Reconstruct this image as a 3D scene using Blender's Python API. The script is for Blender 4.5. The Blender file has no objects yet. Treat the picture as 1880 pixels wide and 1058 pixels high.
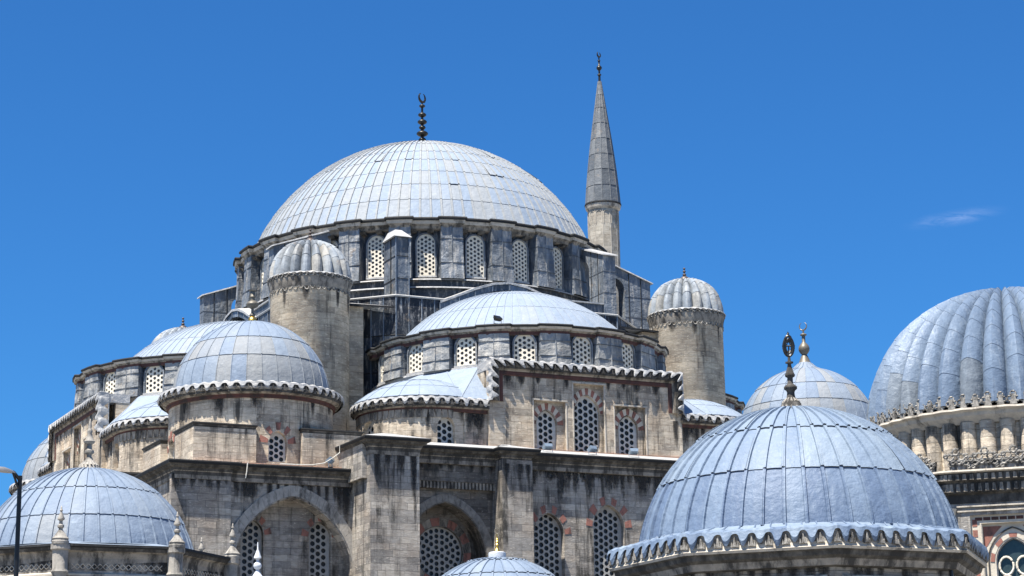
import bpy, bmesh, math, random
from mathutils import Vector, Matrix
from mathutils.geometry import delaunay_2d_cdt
random.seed(7)
PI = math.pi
R_ = math.radians
scene = bpy.context.scene
COL = scene.collection

# ------------------------------------------------------------------ camera
YAW, PITCH, ROLL, FPX = -0.4500, 0.2362, -0.0171, 3885.85
fw = Vector((math.sin(-YAW) * math.cos(PITCH), math.cos(YAW) * math.cos(PITCH), math.sin(PITCH)))
rt = Vector((math.cos(YAW), math.sin(YAW), 0))
up = rt.cross(fw)
r2 = rt * math.cos(ROLL) + up * math.sin(ROLL)
u2 = -rt * math.sin(ROLL) + up * math.cos(ROLL)
cam = bpy.data.objects.new('camera', bpy.data.cameras.new('camera'))
COL.objects.link(cam)
cam.matrix_world = Matrix(((r2.x, u2.x, -fw.x, -51.5292), (r2.y, u2.y, -fw.y, -119.5484), (r2.z, u2.z, -fw.z, 0), (0, 0, 0, 1)))
cam.data.sensor_width = 36.0
cam.data.lens = 36.0 * FPX / 1880.0
cam.data.clip_start = 0.5
cam.data.clip_end = 60000
scene.camera = cam
GROUND = -1.7

# ------------------------------------------------------------------ sky, sun, exposure
SUN = Vector((-1.20, -0.60, 3.22)).normalized()
SKY_STRENGTH, SKY_TINT, SUN_STRENGTH, EXPOSURE = 0.05, (0.247, 0.714, 1.222, 1), 5.0, 1.25
world = bpy.data.worlds.new('World')
scene.world = world
world.use_nodes = True
wn = world.node_tree
bg = wn.nodes['Background']
sky = wn.nodes.new('ShaderNodeTexSky')
sky.sky_type = 'NISHITA'
sky.sun_disc = False
sky.sun_elevation = math.asin(SUN.z)
sky.sun_rotation = math.atan2(SUN.x, SUN.y)
sky.altitude = 50
sky.air_density = 1.0
sky.dust_density = 0.4
sky.ozone_density = 2.5
tint = wn.nodes.new('ShaderNodeMix')
tint.data_type = 'RGBA'
tint.blend_type = 'MULTIPLY'
tint.inputs[0].default_value = 1.0
tint.inputs[7].default_value = SKY_TINT
wn.links.new(sky.outputs[0], tint.inputs[6])
wn.links.new(tint.outputs[2], bg.inputs[0])
bg.inputs[1].default_value = SKY_STRENGTH
sun = bpy.data.objects.new('sun', bpy.data.lights.new('sun', 'SUN'))
COL.objects.link(sun)
sun.data.energy = SUN_STRENGTH
sun.data.angle = R_(0.53)
sun.data.color = (1.0, 0.94, 0.85)
sun.rotation_euler = (-SUN).to_track_quat('-Z', 'Y').to_euler()
sun.location = (0, 0, 90)
vs = scene.view_settings
scene.display_settings.display_device = 'sRGB'
vs.view_transform = 'Standard'
vs.look = 'None'
vs.exposure = EXPOSURE
vs.gamma = 1
vs.use_curve_mapping = False
scene.cycles.max_bounces = 5
scene.cycles.diffuse_bounces = 3
scene.cycles.glossy_bounces = 3

# ------------------------------------------------------------------ materials
class NT:
    def __init__(s, name):
        s.m = bpy.data.materials.new(name)
        s.m.use_nodes = True
        s.t = s.m.node_tree
        s.b = s.t.nodes['Principled BSDF']
    def n(s, typ, **kw):
        nd = s.t.nodes.new(typ)
        for k, v in kw.items():
            if k.startswith('i_'):
                key = k[2:]
                key = int(key) if key.isdigit() else key.replace('_', ' ')
                if hasattr(v, 'is_output') or isinstance(v, bpy.types.NodeSocket):
                    s.t.links.new(v, nd.inputs[key])
                else:
                    nd.inputs[key].default_value = v
            else:
                setattr(nd, k, v)
        return nd
    def mix(s, fac, a, b, mode='MIX'):
        nd = s.n('ShaderNodeMix', data_type='RGBA', blend_type=mode)
        for i, v in ((0, fac), (6, a), (7, b)):
            if isinstance(v, bpy.types.NodeSocket): s.t.links.new(v, nd.inputs[i])
            else: nd.inputs[i].default_value = (v if i == 0 else tuple(v)[:3] + (1,))
        return nd.outputs[2]
    def ramp(s, fac, stops, interp='LINEAR'):
        nd = s.n('ShaderNodeValToRGB')
        nd.color_ramp.interpolation = interp
        el = nd.color_ramp.elements
        while len(el) < len(stops): el.new(0.5)
        for e, (p, c) in zip(el, stops):
            e.position = p
            e.color = (c, c, c, 1) if isinstance(c, (int, float)) else tuple(c)[:3] + (1,)
        s.t.links.new(fac, nd.inputs[0])
        return nd.outputs[0]
    def noise(s, scale, vec=None, detail=4, rough=0.55, dist=0.0):
        nd = s.n('ShaderNodeTexNoise')
        nd.inputs['Scale'].default_value = scale
        nd.inputs['Detail'].default_value = detail
        nd.inputs['Roughness'].default_value = rough
        nd.inputs['Distortion'].default_value = dist
        if vec is not None: s.t.links.new(vec, nd.inputs['Vector'])
        return nd.outputs['Fac']
    def pos(s, sc=(1, 1, 1)):
        g = s.n('ShaderNodeNewGeometry')
        mp = s.n('ShaderNodeMapping')
        mp.inputs['Scale'].default_value = sc
        s.t.links.new(g.outputs['Position'], mp.inputs['Vector'])
        return mp.outputs[0]
    def uv(s, sc=(1, 1, 1)):
        g = s.n('ShaderNodeUVMap')
        mp = s.n('ShaderNodeMapping')
        mp.inputs['Scale'].default_value = sc
        s.t.links.new(g.outputs[0], mp.inputs['Vector'])
        return mp.outputs[0]
    def tone(s):
        return s.n('ShaderNodeAttribute', attribute_name='tone').outputs['Fac']
    def bump(s, h, strength, dist=0.02, prev=None):
        nd = s.n('ShaderNodeBump')
        nd.inputs['Strength'].default_value = strength
        nd.inputs['Distance'].default_value = dist
        s.t.links.new(h, nd.inputs['Height'])
        if prev is not None: s.t.links.new(prev, nd.inputs['Normal'])
        return nd.outputs[0]
    def done(s, color, rough=0.8, metal=0.0, normal=None, spec=None):
        for k, v in (('Base Color', color), ('Roughness', rough), ('Metallic', metal), ('Normal', normal), ('Specular IOR Level', spec)):
            if v is None: continue
            if isinstance(v, bpy.types.NodeSocket): s.t.links.new(v, s.b.inputs[k])
            else: s.b.inputs[k].default_value = (tuple(v)[:3] + (1,)) if k == 'Base Color' else v
        return s.m

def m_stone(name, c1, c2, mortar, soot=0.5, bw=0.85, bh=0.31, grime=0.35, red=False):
    t = NT(name)
    uv = t.uv()
    wob = t.n('ShaderNodeTexNoise'); wob.inputs['Scale'].default_value = 0.9; wob.inputs['Detail'].default_value = 3
    va = t.n('ShaderNodeVectorMath', operation='MULTIPLY_ADD')
    t.t.links.new(uv, wob.inputs['Vector'])
    t.t.links.new(wob.outputs['Color'], va.inputs[0]); va.inputs[1].default_value = (0.10, 0.05, 0); t.t.links.new(uv, va.inputs[2])
    br = t.n('ShaderNodeTexBrick', offset=0.43, squash=1.45, squash_frequency=3, offset_frequency=2)
    t.t.links.new(va.outputs[0], br.inputs['Vector'])
    br.inputs['Scale'].default_value = 1.0
    br.inputs['Color1'].default_value = (0, 0, 0, 1)
    br.inputs['Color2'].default_value = (1, 1, 1, 1)
    br.inputs['Mortar'].default_value = (0.5, 0.5, 0.5, 1)
    br.inputs['Mortar Size'].default_value = 0.013
    br.inputs['Mortar Smooth'].default_value = 0.6
    br.inputs['Bias'].default_value = 0.0
    br.inputs['Brick Width'].default_value = bw
    br.inputs['Row Height'].default_value = bh
    mid = tuple((x + y) / 2 for x, y in zip(c1, c2))
    c = t.ramp(br.outputs['Color'], [(0.0, tuple(x * 0.72 for x in c2)), (0.14, c2), (0.5, mid), (0.88, tuple((x * 2 + y) / 3 for x, y in zip(c1, mid))), (1.0, tuple(min(1, x * 1.15) for x in c1))])
    p = t.pos()
    c = t.mix(t.ramp(t.noise(0.45, p, 5, 0.65), [(0.44, 0.0), (0.56, 0.85)]), c, t.mix(1.0, c, (0.66, 0.65, 0.66), 'MULTIPLY'))
    c = t.mix(t.ramp(t.noise(2.6, t.pos((1, 1, 3.0)), 6, 0.65), [(0.44, 0.0), (0.68, 0.7)]), c, t.mix(1.0, c, (0.60, 0.57, 0.54), 'MULTIPLY'))
    c = t.mix(t.ramp(t.noise(3.4, t.pos((1, 1, 3.0)), 6, 0.75), [(0.57, 0.0), (0.66, 0.75)]), c, tuple(min(1, x * 1.35) for x in c1))
    c = t.mix(t.ramp(t.noise(0.8, p, 4, 0.5), [(0.5, 0.0), (0.72, grime)]), c, t.mix(1.0, c, (0.88, 0.70, 0.52), 'MULTIPLY'))
    # joints, open in some places and closed in others
    jn = t.n('ShaderNodeMath', operation='MULTIPLY')
    t.t.links.new(br.outputs['Fac'], jn.inputs[0])
    t.t.links.new(t.ramp(t.noise(0.9, p, 5, 0.7), [(0.36, 0.30), (0.62, 1.0)]), jn.inputs[1])
    c = t.mix(jn.outputs[0], c, mortar)
    # eroded dark cracks
    cr = t.ramp(t.noise(1.3, t.pos((1, 1, 5.0)), 8, 0.8, 0.4), [(0.615, 0.0), (0.65, 0.8)])
    c = t.mix(cr, c, tuple(x * 0.8 for x in mortar))
    # black soot streaks that run down
    s1 = t.ramp(t.noise(1.0, t.pos((1.5, 1.5, 0.11)), 5, 0.7), [(0.62 - 0.16 * soot, 0.0), (0.70 - 0.13 * soot, 1.0)])
    s2 = t.ramp(t.noise(0.55, t.pos((1, 1, 0.55)), 6, 0.75), [(0.40, 0.0), (0.56, 1.0)])
    sm = t.n('ShaderNodeMath', operation='MULTIPLY')
    t.t.links.new(s1, sm.inputs[0]); t.t.links.new(s2, sm.inputs[1])
    sm2 = t.n('ShaderNodeMath', operation='MULTIPLY')
    t.t.links.new(sm.outputs[0], sm2.inputs[0]); sm2.inputs[1].default_value = min(0.95, 0.6 + soot * 0.4)
    c = t.mix(sm2.outputs[0], c, (0.04, 0.038, 0.034))
    h1 = t.bump(t.ramp(jn.outputs[0], [(0, 1.0), (1, 0.0)]), 0.55, 0.02)
    h2 = t.bump(t.noise(7.0, t.pos((1, 1, 2.4)), 7, 0.75), 0.8, 0.045, h1)
    return t.done(c, 0.88, 0, h2, 0.2)

def m_plainstone(name, c1, c2, soot=0.5, dark=(0.04, 0.038, 0.035), sc=1.0):
    t = NT(name)
    c = t.mix(t.ramp(t.noise(3.0 * sc, t.pos(), 6, 0.65), [(0.35, 0), (0.65, 1)]), c1, c2)
    s = t.ramp(t.noise(1.5 * sc, t.pos((1.4, 1.4, 0.5)), 6, 0.7), [(0.62 - 0.22 * soot, 0), (0.72 - 0.16 * soot, min(1, 0.5 + soot / 2))])
    c = t.mix(s, c, dark)
    h = t.bump(t.noise(14 * sc, t.pos(), 5, 0.7), 0.5, 0.03)
    return t.done(c, 0.9, 0, h, 0.2)

def m_lead(name, lo, mid, hi, metal=0.35, rough=0.42, streak=0.3, strc=(0.6, 0.62, 0.62), bump=0.35, darkpatch=0.0):
    t = NT(name)
    tn = t.tone()
    c = t.ramp(tn, [(0.0, lo), (0.5, mid), (1.0, hi)])
    n1 = t.noise(1.1, t.pos((1, 1, 0.8)), 5, 0.6)
    c = t.mix(t.ramp(n1, [(0.35, 0.0), (0.7, 0.45)]), c, t.mix(1.0, c, (0.72, 0.76, 0.82), 'MULTIPLY'))
    n2 = t.noise(3.2, t.pos((1.6, 1.6, 0.3)), 6, 0.65)
    c = t.mix(t.ramp(n2, [(0.52, 0.0), (0.72, streak)]), c, strc)
    n4 = t.noise(5.0, t.pos((0.7, 0.7, 2.4)), 5, 0.7)
    c = t.mix(t.ramp(n4, [(0.5, 0.0), (0.75, 0.35)]), c, t.mix(1.0, c, (0.7, 0.72, 0.75), 'MULTIPLY'))
    if darkpatch > 0:
        n3 = t.noise(0.9, t.pos((1.2, 1.2, 0.5)), 6, 0.7)
        c = t.mix(t.ramp(n3, [(0.45, 0.0), (0.62, darkpatch)]), c, (0.05, 0.055, 0.06))
        n5 = t.noise(1.4, t.pos((1.0, 1.0, 1.0)), 5, 0.7)
        c = t.mix(t.ramp(n5, [(0.6, 0.0), (0.72, 0.6)]), c, (0.30, 0.23, 0.16))
    n6 = t.noise(1.0, t.pos((6.0, 6.0, 0.35)), 6, 0.75)
    c = t.mix(t.ramp(n6, [(0.54, 0.0), (0.68, 0.5)]), c, t.mix(1.0, c, (1.35, 1.35, 1.33), 'MULTIPLY'))
    n7 = t.noise(1.7, t.pos((1.0, 1.0, 1.0)), 7, 0.8)
    c = t.mix(t.ramp(n7, [(0.56, 0.0), (0.66, 0.4)]), c, t.mix(1.0, c, (0.62, 0.66, 0.72), 'MULTIPLY'))
    r = t.n('ShaderNodeMapRange')
    t.t.links.new(n4, r.inputs[0]); r.inputs[3].default_value = rough - 0.1; r.inputs[4].default_value = rough + 0.18
    h = t.bump(t.noise(2.6, t.pos(), 4, 0.6), min(1, bump * 1.6), 0.10)
    h = t.bump(t.noise(9, t.pos((1, 1, 1.5)), 5, 0.65), bump * 0.6, 0.02, h)
    return t.done(c, r.outputs[0], metal, h, 0.3)

MT = {}
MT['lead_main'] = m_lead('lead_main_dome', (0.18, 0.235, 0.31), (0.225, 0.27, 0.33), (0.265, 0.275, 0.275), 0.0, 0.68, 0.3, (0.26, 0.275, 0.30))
MT['lead'] = m_lead('lead_dome', (0.145, 0.19, 0.26), (0.19, 0.235, 0.295), (0.225, 0.235, 0.24), 0.0, 0.64, 0.3, (0.20, 0.235, 0.28))
MT['lead_blue'] = m_lead('lead_blue_dome', (0.085, 0.125, 0.20), (0.15, 0.20, 0.272), (0.20, 0.25, 0.305), 0.0, 0.55, 0.35, (0.20, 0.25, 0.31), bump=0.4)
MT['lead_flute'] = m_lead('lead_fluted_dome', (0.095, 0.14, 0.22), (0.15, 0.20, 0.27), (0.155, 0.18, 0.205), 0.05, 0.5, 0.4, (0.30, 0.34, 0.38), darkpatch=0.0)
MT['lead_cap'] = m_lead('lead_turret_cap', (0.20, 0.235, 0.275), (0.28, 0.31, 0.335), (0.34, 0.33, 0.30), 0.0, 0.6, 0.5, (0.32, 0.31, 0.29), darkpatch=0.55)
MT['lead_cone'] = m_lead('lead_cone', (0.075, 0.088, 0.102), (0.12, 0.135, 0.15), (0.17, 0.18, 0.185), 0.05, 0.55, 0.4, (0.22, 0.22, 0.22), darkpatch=0.3)
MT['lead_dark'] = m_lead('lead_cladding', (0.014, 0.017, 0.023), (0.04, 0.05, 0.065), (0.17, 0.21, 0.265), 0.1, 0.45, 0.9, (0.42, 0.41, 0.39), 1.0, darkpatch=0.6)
MT['lead_pier'] = m_lead('lead_pier', (0.055, 0.07, 0.09), (0.16, 0.185, 0.215), (0.40, 0.385, 0.345), 0.05, 0.5, 0.8, (0.50, 0.47, 0.42), 1.0, darkpatch=0.55)
MT['lead_edge'] = m_lead('lead_ledge', (0.30, 0.31, 0.32), (0.36, 0.36, 0.355), (0.40, 0.385, 0.36), 0.0, 0.55, 0.4, (0.42, 0.41, 0.39), bump=0.6, darkpatch=0.1)
MT['lead_joint'] = m_lead('lead_joint', (0.05, 0.06, 0.07), (0.07, 0.08, 0.095), (0.09, 0.10, 0.11), 0.0, 0.7, 0.2, (0.12, 0.13, 0.14))
MT['lead_black'] = m_lead('lead_drip_edge', (0.012, 0.013, 0.014), (0.016, 0.017, 0.018), (0.03, 0.03, 0.03), 0.0, 0.7, 0.2, (0.05, 0.05, 0.05))
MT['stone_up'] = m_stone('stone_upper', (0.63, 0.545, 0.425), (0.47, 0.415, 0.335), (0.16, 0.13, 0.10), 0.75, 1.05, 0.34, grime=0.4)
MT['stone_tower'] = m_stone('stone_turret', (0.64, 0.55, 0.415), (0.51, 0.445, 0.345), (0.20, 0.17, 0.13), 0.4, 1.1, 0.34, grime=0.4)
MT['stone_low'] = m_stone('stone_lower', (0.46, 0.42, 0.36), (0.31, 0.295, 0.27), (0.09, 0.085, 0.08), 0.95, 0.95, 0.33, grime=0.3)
MT['stone_bay'] = m_stone('stone_sooty_shaded_bay', (0.27, 0.245, 0.21), (0.16, 0.15, 0.135), (0.06, 0.055, 0.05), 1.0, 0.95, 0.33, grime=0.5)  # sooty bay stone, darkened further to carry the recess's shade in its colour
MT['stone_min'] = m_stone('stone_minaret', (0.46, 0.425, 0.355), (0.39, 0.36, 0.30), (0.22, 0.19, 0.15), 0.05, grime=0.3)
MT['stone_tomb'] = m_stone('stone_tomb', (0.46, 0.435, 0.385), (0.33, 0.315, 0.29), (0.15, 0.14, 0.125), 0.8, 1.1, 0.4)
MT['stone_rtomb'] = m_stone('stone_dark_tomb', (0.46, 0.425, 0.365), (0.28, 0.26, 0.235), (0.08, 0.08, 0.075), 1.15, 1.0, 0.42)
MT['cornice'] = m_plainstone('cornice_stone', (0.36, 0.32, 0.265), (0.22, 0.20, 0.17), 0.8)
MT['cornice_lt'] = m_plainstone('cornice_light', (0.52, 0.47, 0.39), (0.38, 0.345, 0.295), 0.4)
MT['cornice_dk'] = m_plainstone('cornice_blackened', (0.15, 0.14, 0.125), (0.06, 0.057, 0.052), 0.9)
MT['carved'] = m_plainstone('carved_stone', (0.40, 0.38, 0.34), (0.17, 0.16, 0.145), 0.65, sc=2.5)
MT['stone_arch2'] = m_plainstone('dark_arch_stone', (0.27, 0.25, 0.22), (0.16, 0.15, 0.135), 0.5)  # arch stone toned as dark as the recessed bay around it
MT['arch_stone'] = m_plainstone('arch_stone', (0.41, 0.38, 0.335), (0.28, 0.265, 0.24), 0.55)
MT['red'] = m_plainstone('red_stone', (0.34, 0.15, 0.115), (0.24, 0.12, 0.095), 0.5)
MT['winered'] = m_plainstone('dark_red_band', (0.13, 0.06, 0.05), (0.08, 0.045, 0.04), 0.6)
MT['cream'] = m_plainstone('cream_stone', (0.60, 0.55, 0.455), (0.50, 0.45, 0.37), 0.1)
MT['lattice'] = m_plainstone('plaster_lattice', (0.72, 0.68, 0.58), (0.62, 0.57, 0.47), 0.1, (0.25, 0.22, 0.18))
MT['lattice_gr'] = m_plainstone('grey_lattice', (0.55, 0.54, 0.50), (0.45, 0.44, 0.41), 0.1, (0.2, 0.19, 0.17))
MT['lattice_low'] = m_plainstone('dull_lattice', (0.38, 0.37, 0.345), (0.30, 0.295, 0.28), 0.15, (0.12, 0.115, 0.105))
MT['terracotta'] = m_plainstone('terracotta_mortar', (0.52, 0.31, 0.21), (0.38, 0.24, 0.17), 0.2)
MT['pin'] = m_plainstone('pinnacle_stone', (0.36, 0.335, 0.295), (0.24, 0.228, 0.205), 0.45)
MT['pin_white'] = m_plainstone('white_marble', (0.55, 0.58, 0.62), (0.45, 0.48, 0.52), 0.05)
def m_simple(name, c, rough, metal=0, bump=0.0):
    t = NT(name)
    cc = t.mix(t.ramp(t.noise(12, t.pos(), 4), [(0.3, 0), (0.7, 1)]), c, tuple(x * 0.7 for x in c))
    h = t.bump(t.noise(20, t.pos(), 4), bump, 0.01) if bump else None
    return t.done(cc, rough, metal, h)
MT['glass'] = m_simple('dark_window_glass', (0.010, 0.012, 0.014), 0.4)
MT['glass2'] = m_simple('teal_window_glass', (0.035, 0.055, 0.06), 0.15)
MT['bronze'] = m_simple('dark_bronze', (0.045, 0.045, 0.042), 0.4, 0.7)
MT['bronze_lt'] = m_simple('weathered_brass', (0.16, 0.145, 0.115), 0.5, 0.3)
MT['gold'] = m_simple('gilt_metal', (0.75, 0.48, 0.12), 0.3, 0.9)
MT['copper'] = m_simple('brown_copper', (0.09, 0.07, 0.062), 0.5, 0.3)
MT['pole'] = m_simple('black_painted_steel', (0.012, 0.013, 0.016), 0.4, 0.3)
MT['lampgrey'] = m_simple('grey_lamp_housing', (0.26, 0.26, 0.26), 0.35, 0.2)
MT['flood'] = m_simple('pale_blue_housing', (0.26, 0.33, 0.40), 0.3, 0.3)
MT['cable'] = m_simple('pale_cable_jacket', (0.60, 0.58, 0.52), 0.6)
MT['soffit'] = m_simple('timber_soffit', (0.22, 0.19, 0.155), 0.9, 0, 0.5)
def m_ground():
    t = NT('paving_and_soil')
    c = t.mix(t.noise(0.05, t.pos(), 6), (0.16, 0.15, 0.13), (0.26, 0.25, 0.23))
    return t.done(c, 0.95, 0, t.bump(t.noise(3, t.pos(), 5), 0.5, 0.05))
MT['ground'] = m_ground()

# ------------------------------------------------------------------ mesh collector
class MB:
    def __init__(s): s.v, s.f, s.m, s.t, s.uv, s.mats = [], [], [], [], [], []
    def mi(s, mat):
        if mat not in s.mats: s.mats.append(mat)
        return s.mats.index(mat)
    def face(s, pts, mat, tone=0.5, uv=None):
        i = len(s.v)
        s.v.extend([tuple(p) for p in pts])
        s.f.append(tuple(range(i, i + len(pts))))
        s.m.append(s.mi(mat)); s.t.append(tone)
        if uv is None:
            a, b, c = Vector(pts[0]), Vector(pts[1]), Vector(pts[-1])
            n = (b - a).cross(c - a)
            if n.length > 1e-12: n.normalize()
            if abs(n.z) > 0.8: uv = [(p[0], p[1]) for p in pts]
            else:
                tx = Vector((-n.y, n.x, 0))
                if tx.length < 1e-6: tx = Vector((1, 0, 0))
                tx.normalize()
                uv = [(p[0] * tx.x + p[1] * tx.y + 100, p[2] + 50) for p in pts]
        s.uv.append(uv)
    def box(s, x0, x1, y0, y1, z0, z1, mat, tone=0.5, bot=True, top=None):
        A = [(x0, y0), (x1, y0), (x1, y1), (x0, y1)]
        s.prism(A, z0, z1, mat, tone, bot, top)
    def prism(s, poly, z0, z1, mat, tone=0.5, bot=True, top=None):
        n = len(poly)
        for i in range(n):
            a, b = poly[i], poly[(i + 1) % n]
            s.face([(a[0], a[1], z0), (b[0], b[1], z0), (b[0], b[1], z1), (a[0], a[1], z1)], mat, tone)
        s.face([(p[0], p[1], z1) for p in poly], top or mat, tone)
        if bot: s.face([(p[0], p[1], z0) for p in reversed(poly)], mat, tone)
    def hexa(s, lo, hi, mat, tone=0.5):      # two quads (4 points each), joined
        for i in range(4):
            j = (i + 1) % 4
            s.face([lo[i], lo[j], hi[j], hi[i]], mat, tone)
        s.face(hi, mat, tone); s.face(lo[::-1], mat, tone)
    def revolve(s, prof, n, cx, cy, mat, a0=0.0, a1=2 * PI, tone=0.5, matf=None):
        for k in range(n):
            p, q = a0 + (a1 - a0) * k / n, a0 + (a1 - a0) * (k + 1) / n
            for i in range(len(prof) - 1):
                (ra, za), (rb, zb) = prof[i], prof[i + 1]
                rm = max(ra, rb, 0.3)
                L = math.hypot(ra - rb, za - zb)
                va = za if abs(za - zb) > 0.3 * L else za
                uv = [(p * rm, za + 50), (q * rm, za + 50), (q * rm, zb + 50), (p * rm, zb + 50)]
                m = matf(i) if matf else mat
                s.face([(cx + ra * math.cos(p), cy + ra * math.sin(p), za), (cx + ra * math.cos(q), cy + ra * math.sin(q), za),
                        (cx + rb * math.cos(q), cy + rb * math.sin(q), zb), (cx + rb * math.cos(p), cy + rb * math.sin(p), zb)], m, tone, uv)
    def tube(s, pts, r, n, mat, tone=0.5, closed=False):
        P = [Vector(p) for p in pts]
        rings = []
        N = len(P)
        for i in range(N):
            a = P[(i - 1) % N] if (closed or i > 0) else P[i]
            b = P[(i + 1) % N] if (closed or i < N - 1) else P[i]
            d = (b - a)
            d = d.normalized() if d.length > 1e-9 else Vector((0, 0, 1))
            ref = Vector((0, 0, 1)) if abs(d.z) < 0.9 else Vector((0, 1, 0))
            e1 = d.cross(ref).normalized(); e2 = d.cross(e1)
            rr = r(i / (N - 1)) if callable(r) else r
            rings.append([P[i] + (e1 * math.cos(2 * PI * k / n) + e2 * math.sin(2 * PI * k / n)) * rr for k in range(n)])
        for i in range(N if closed else N - 1):
            A, B = rings[i], rings[(i + 1) % N]
            for k in range(n):
                s.face([A[k], A[(k + 1) % n], B[(k + 1) % n], B[k]], mat, tone)
        if not closed:
            s.face(rings[0][::-1], mat, tone); s.face(rings[-1], mat, tone)
    def build(s, name, parent=None, smooth=False, loc=(0, 0, 0), rotz=0.0, weld=True, angle=35):
        me = bpy.data.meshes.new(name)
        me.from_pydata(s.v, [], s.f)
        for m in s.mats: me.materials.append(MT[m])
        me.polygons.foreach_set('material_index', s.m)
        ul = me.uv_layers.new(name='UVMap')
        flat = [c for f in s.uv for p in f for c in p]
        ul.data.foreach_set('uv', flat)
        at = me.attributes.new('tone', 'FLOAT', 'FACE')
        at.data.foreach_set('value', s.t)
        if weld:
            bm = bmesh.new(); bm.from_mesh(me)
            bmesh.ops.remove_doubles(bm, verts=bm.verts, dist=0.0008)
            bmesh.ops.recalc_face_normals(bm, faces=bm.faces)
            if smooth:
                for f in bm.faces: f.smooth = True
                for e in bm.edges:
                    if len(e.link_faces) == 2 and e.calc_face_angle(0) > R_(angle): e.smooth = False
            bm.to_mesh(me); bm.free()
        me.update()
        return link(name, me, parent, loc, rotz)

def m_soot():
    t = NT('soot_crust')
    uv = t.uv()
    sp = t.n('ShaderNodeSeparateXYZ'); t.t.links.new(uv, sp.inputs[0])
    def M_(op, a, b=None, c=None):
        n = t.n('ShaderNodeMath', operation=op)
        for i, v in enumerate((a, b, c)):
            if v is None: continue
            if isinstance(v, bpy.types.NodeSocket): t.t.links.new(v, n.inputs[i])
            else: n.inputs[i].default_value = v
        return n.outputs[0]
    x = M_('ABSOLUTE', M_('MULTIPLY_ADD', sp.outputs[0], 2.0, -1.0))
    fall = M_('SUBTRACT', 1.0, M_('POWER', x, 1.6))                 # soft sides of a run of water
    tail = M_('SUBTRACT', 1.05, M_('POWER', sp.outputs[1], 1.5))    # thins out downwards
    f = M_('MULTIPLY', fall, tail)
    n1 = t.noise(2.2, t.pos((2.2, 2.2, 0.35)), 6, 0.7)
    n2 = t.noise(7.0, t.pos((1, 1, 0.8)), 5, 0.7)
    a = M_('ADD', M_('MULTIPLY', n1, 0.9), M_('MULTIPLY', n2, 0.5))
    a = M_('ADD', f, M_('SUBTRACT', a, 1.02))
    al = t.ramp(a, [(0.22, 0.0), (0.62, 0.88)])
    tr = t.n('ShaderNodeBsdfTransparent')
    t.b.inputs['Base Color'].default_value = (0.028, 0.026, 0.024, 1)
    t.b.inputs['Roughness'].default_value = 0.95
    mx = t.n('ShaderNodeMixShader')
    t.t.links.new(al, mx.inputs[0]); t.t.links.new(tr.outputs[0], mx.inputs[1]); t.t.links.new(t.b.outputs[0], mx.inputs[2])
    t.t.links.new(mx.outputs[0], t.t.nodes['Material Output'].inputs[0])
    return t.m
MT['soot'] = m_soot()
def drip(M, T, x, zt, ln, w, bend=1):
    """black water crust on a wall, T maps (x, z, depth)"""
    n = max(1, bend)
    for k in range(n):
        a, b = k / n, (k + 1) / n
        xa, xb = x - w / 2 + w * a, x - w / 2 + w * b
        M.face([T(xa, zt - ln, -0.006), T(xb, zt - ln, -0.006), T(xb, zt, -0.006), T(xa, zt, -0.006)], 'soot', 0.5, [(a, 1), (b, 1), (b, 0), (a, 0)])
def link(name, me, parent=None, loc=(0, 0, 0), rotz=0.0):
    o = bpy.data.objects.new(name, me)
    COL.objects.link(o)
    o.parent = parent
    o.location = loc
    o.rotation_euler = (0, 0, rotz)
    return o
def tag(o, label, cat, group=None, kind=None):
    if label: o['label'] = label
    if cat: o['category'] = cat
    if group: o['group'] = group
    if kind: o['kind'] = kind
    return o
def copy_tree(o, parent=None):
    c = o.copy(); COL.objects.link(c); c.parent = parent
    for ch in [x for x in COL.objects if x.parent == o]:
        copy_tree(ch, c)
    return c

# ------------------------------------------------------------------ 2D shapes
def arch(w, z0, z1, kind='round', cx=0.0, n=10, c=0.35):
    a = w / 2
    pts = []
    if kind == 'round':
        zs = z1 - a
        for i in range(n * 2 + 1):
            t = PI * i / (2 * n)
            pts.append((a * math.cos(t), zs + a * math.sin(t)))
    else:
        cc = c * a; Rr = a + cc; h = math.sqrt(Rr * Rr - cc * cc); zs = z1 - h
        t1 = math.acos(cc / Rr)
        for i in range(n + 1):
            t = t1 * i / n
            pts.append((-cc + Rr * math.cos(t), zs + Rr * math.sin(t)))
        pts += [(-x, z) for x, z in pts[:-1][::-1]]
    pts = [(a, z0)] + [p for p in pts if p[1] > z0 + 0.01] + [(-a, z0)]
    return [(x + cx, z) for x, z in pts]
def circle(r, cx=0, cz=0, n=28): return [(cx + r * math.cos(2 * PI * k / n), cz + r * math.sin(2 * PI * k / n)) for k in range(n)]
def inside(p, poly):
    x, y = p; r = False; n = len(poly); j = n - 1
    for i in range(n):
        xi, yi = poly[i]; xj, yj = poly[j]
        if (yi > y) != (yj > y) and x < (xj - xi) * (y - yi) / (yj - yi) + xi: r = not r
        j = i
    return r
def cdt(outline, holes):
    V, E = [], []
    for loop in [outline] + holes:
        i0 = len(V); n = len(loop)
        V += [Vector(p) for p in loop]
        E += [(i0 + k, i0 + (k + 1) % n) for k in range(n)]
    vo, eo, fo, _, _, _ = delaunay_2d_cdt(V, E, [], 0, 1e-5)
    bb = [(min(p[0] for p in h), max(p[0] for p in h), min(p[1] for p in h), max(p[1] for p in h)) for h in holes]
    tris = []
    for f in fo:
        c = ((vo[f[0]].x + vo[f[1]].x + vo[f[2]].x) / 3, (vo[f[0]].y + vo[f[1]].y + vo[f[2]].y) / 3)
        if not inside(c, outline): continue
        if any(b[0] < c[0] < b[1] and b[2] < c[1] < b[3] and inside(c, h) for b, h in zip(bb, holes)): continue
        tris.append([(vo[i].x, vo[i].y) for i in f])
    return tris
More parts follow.
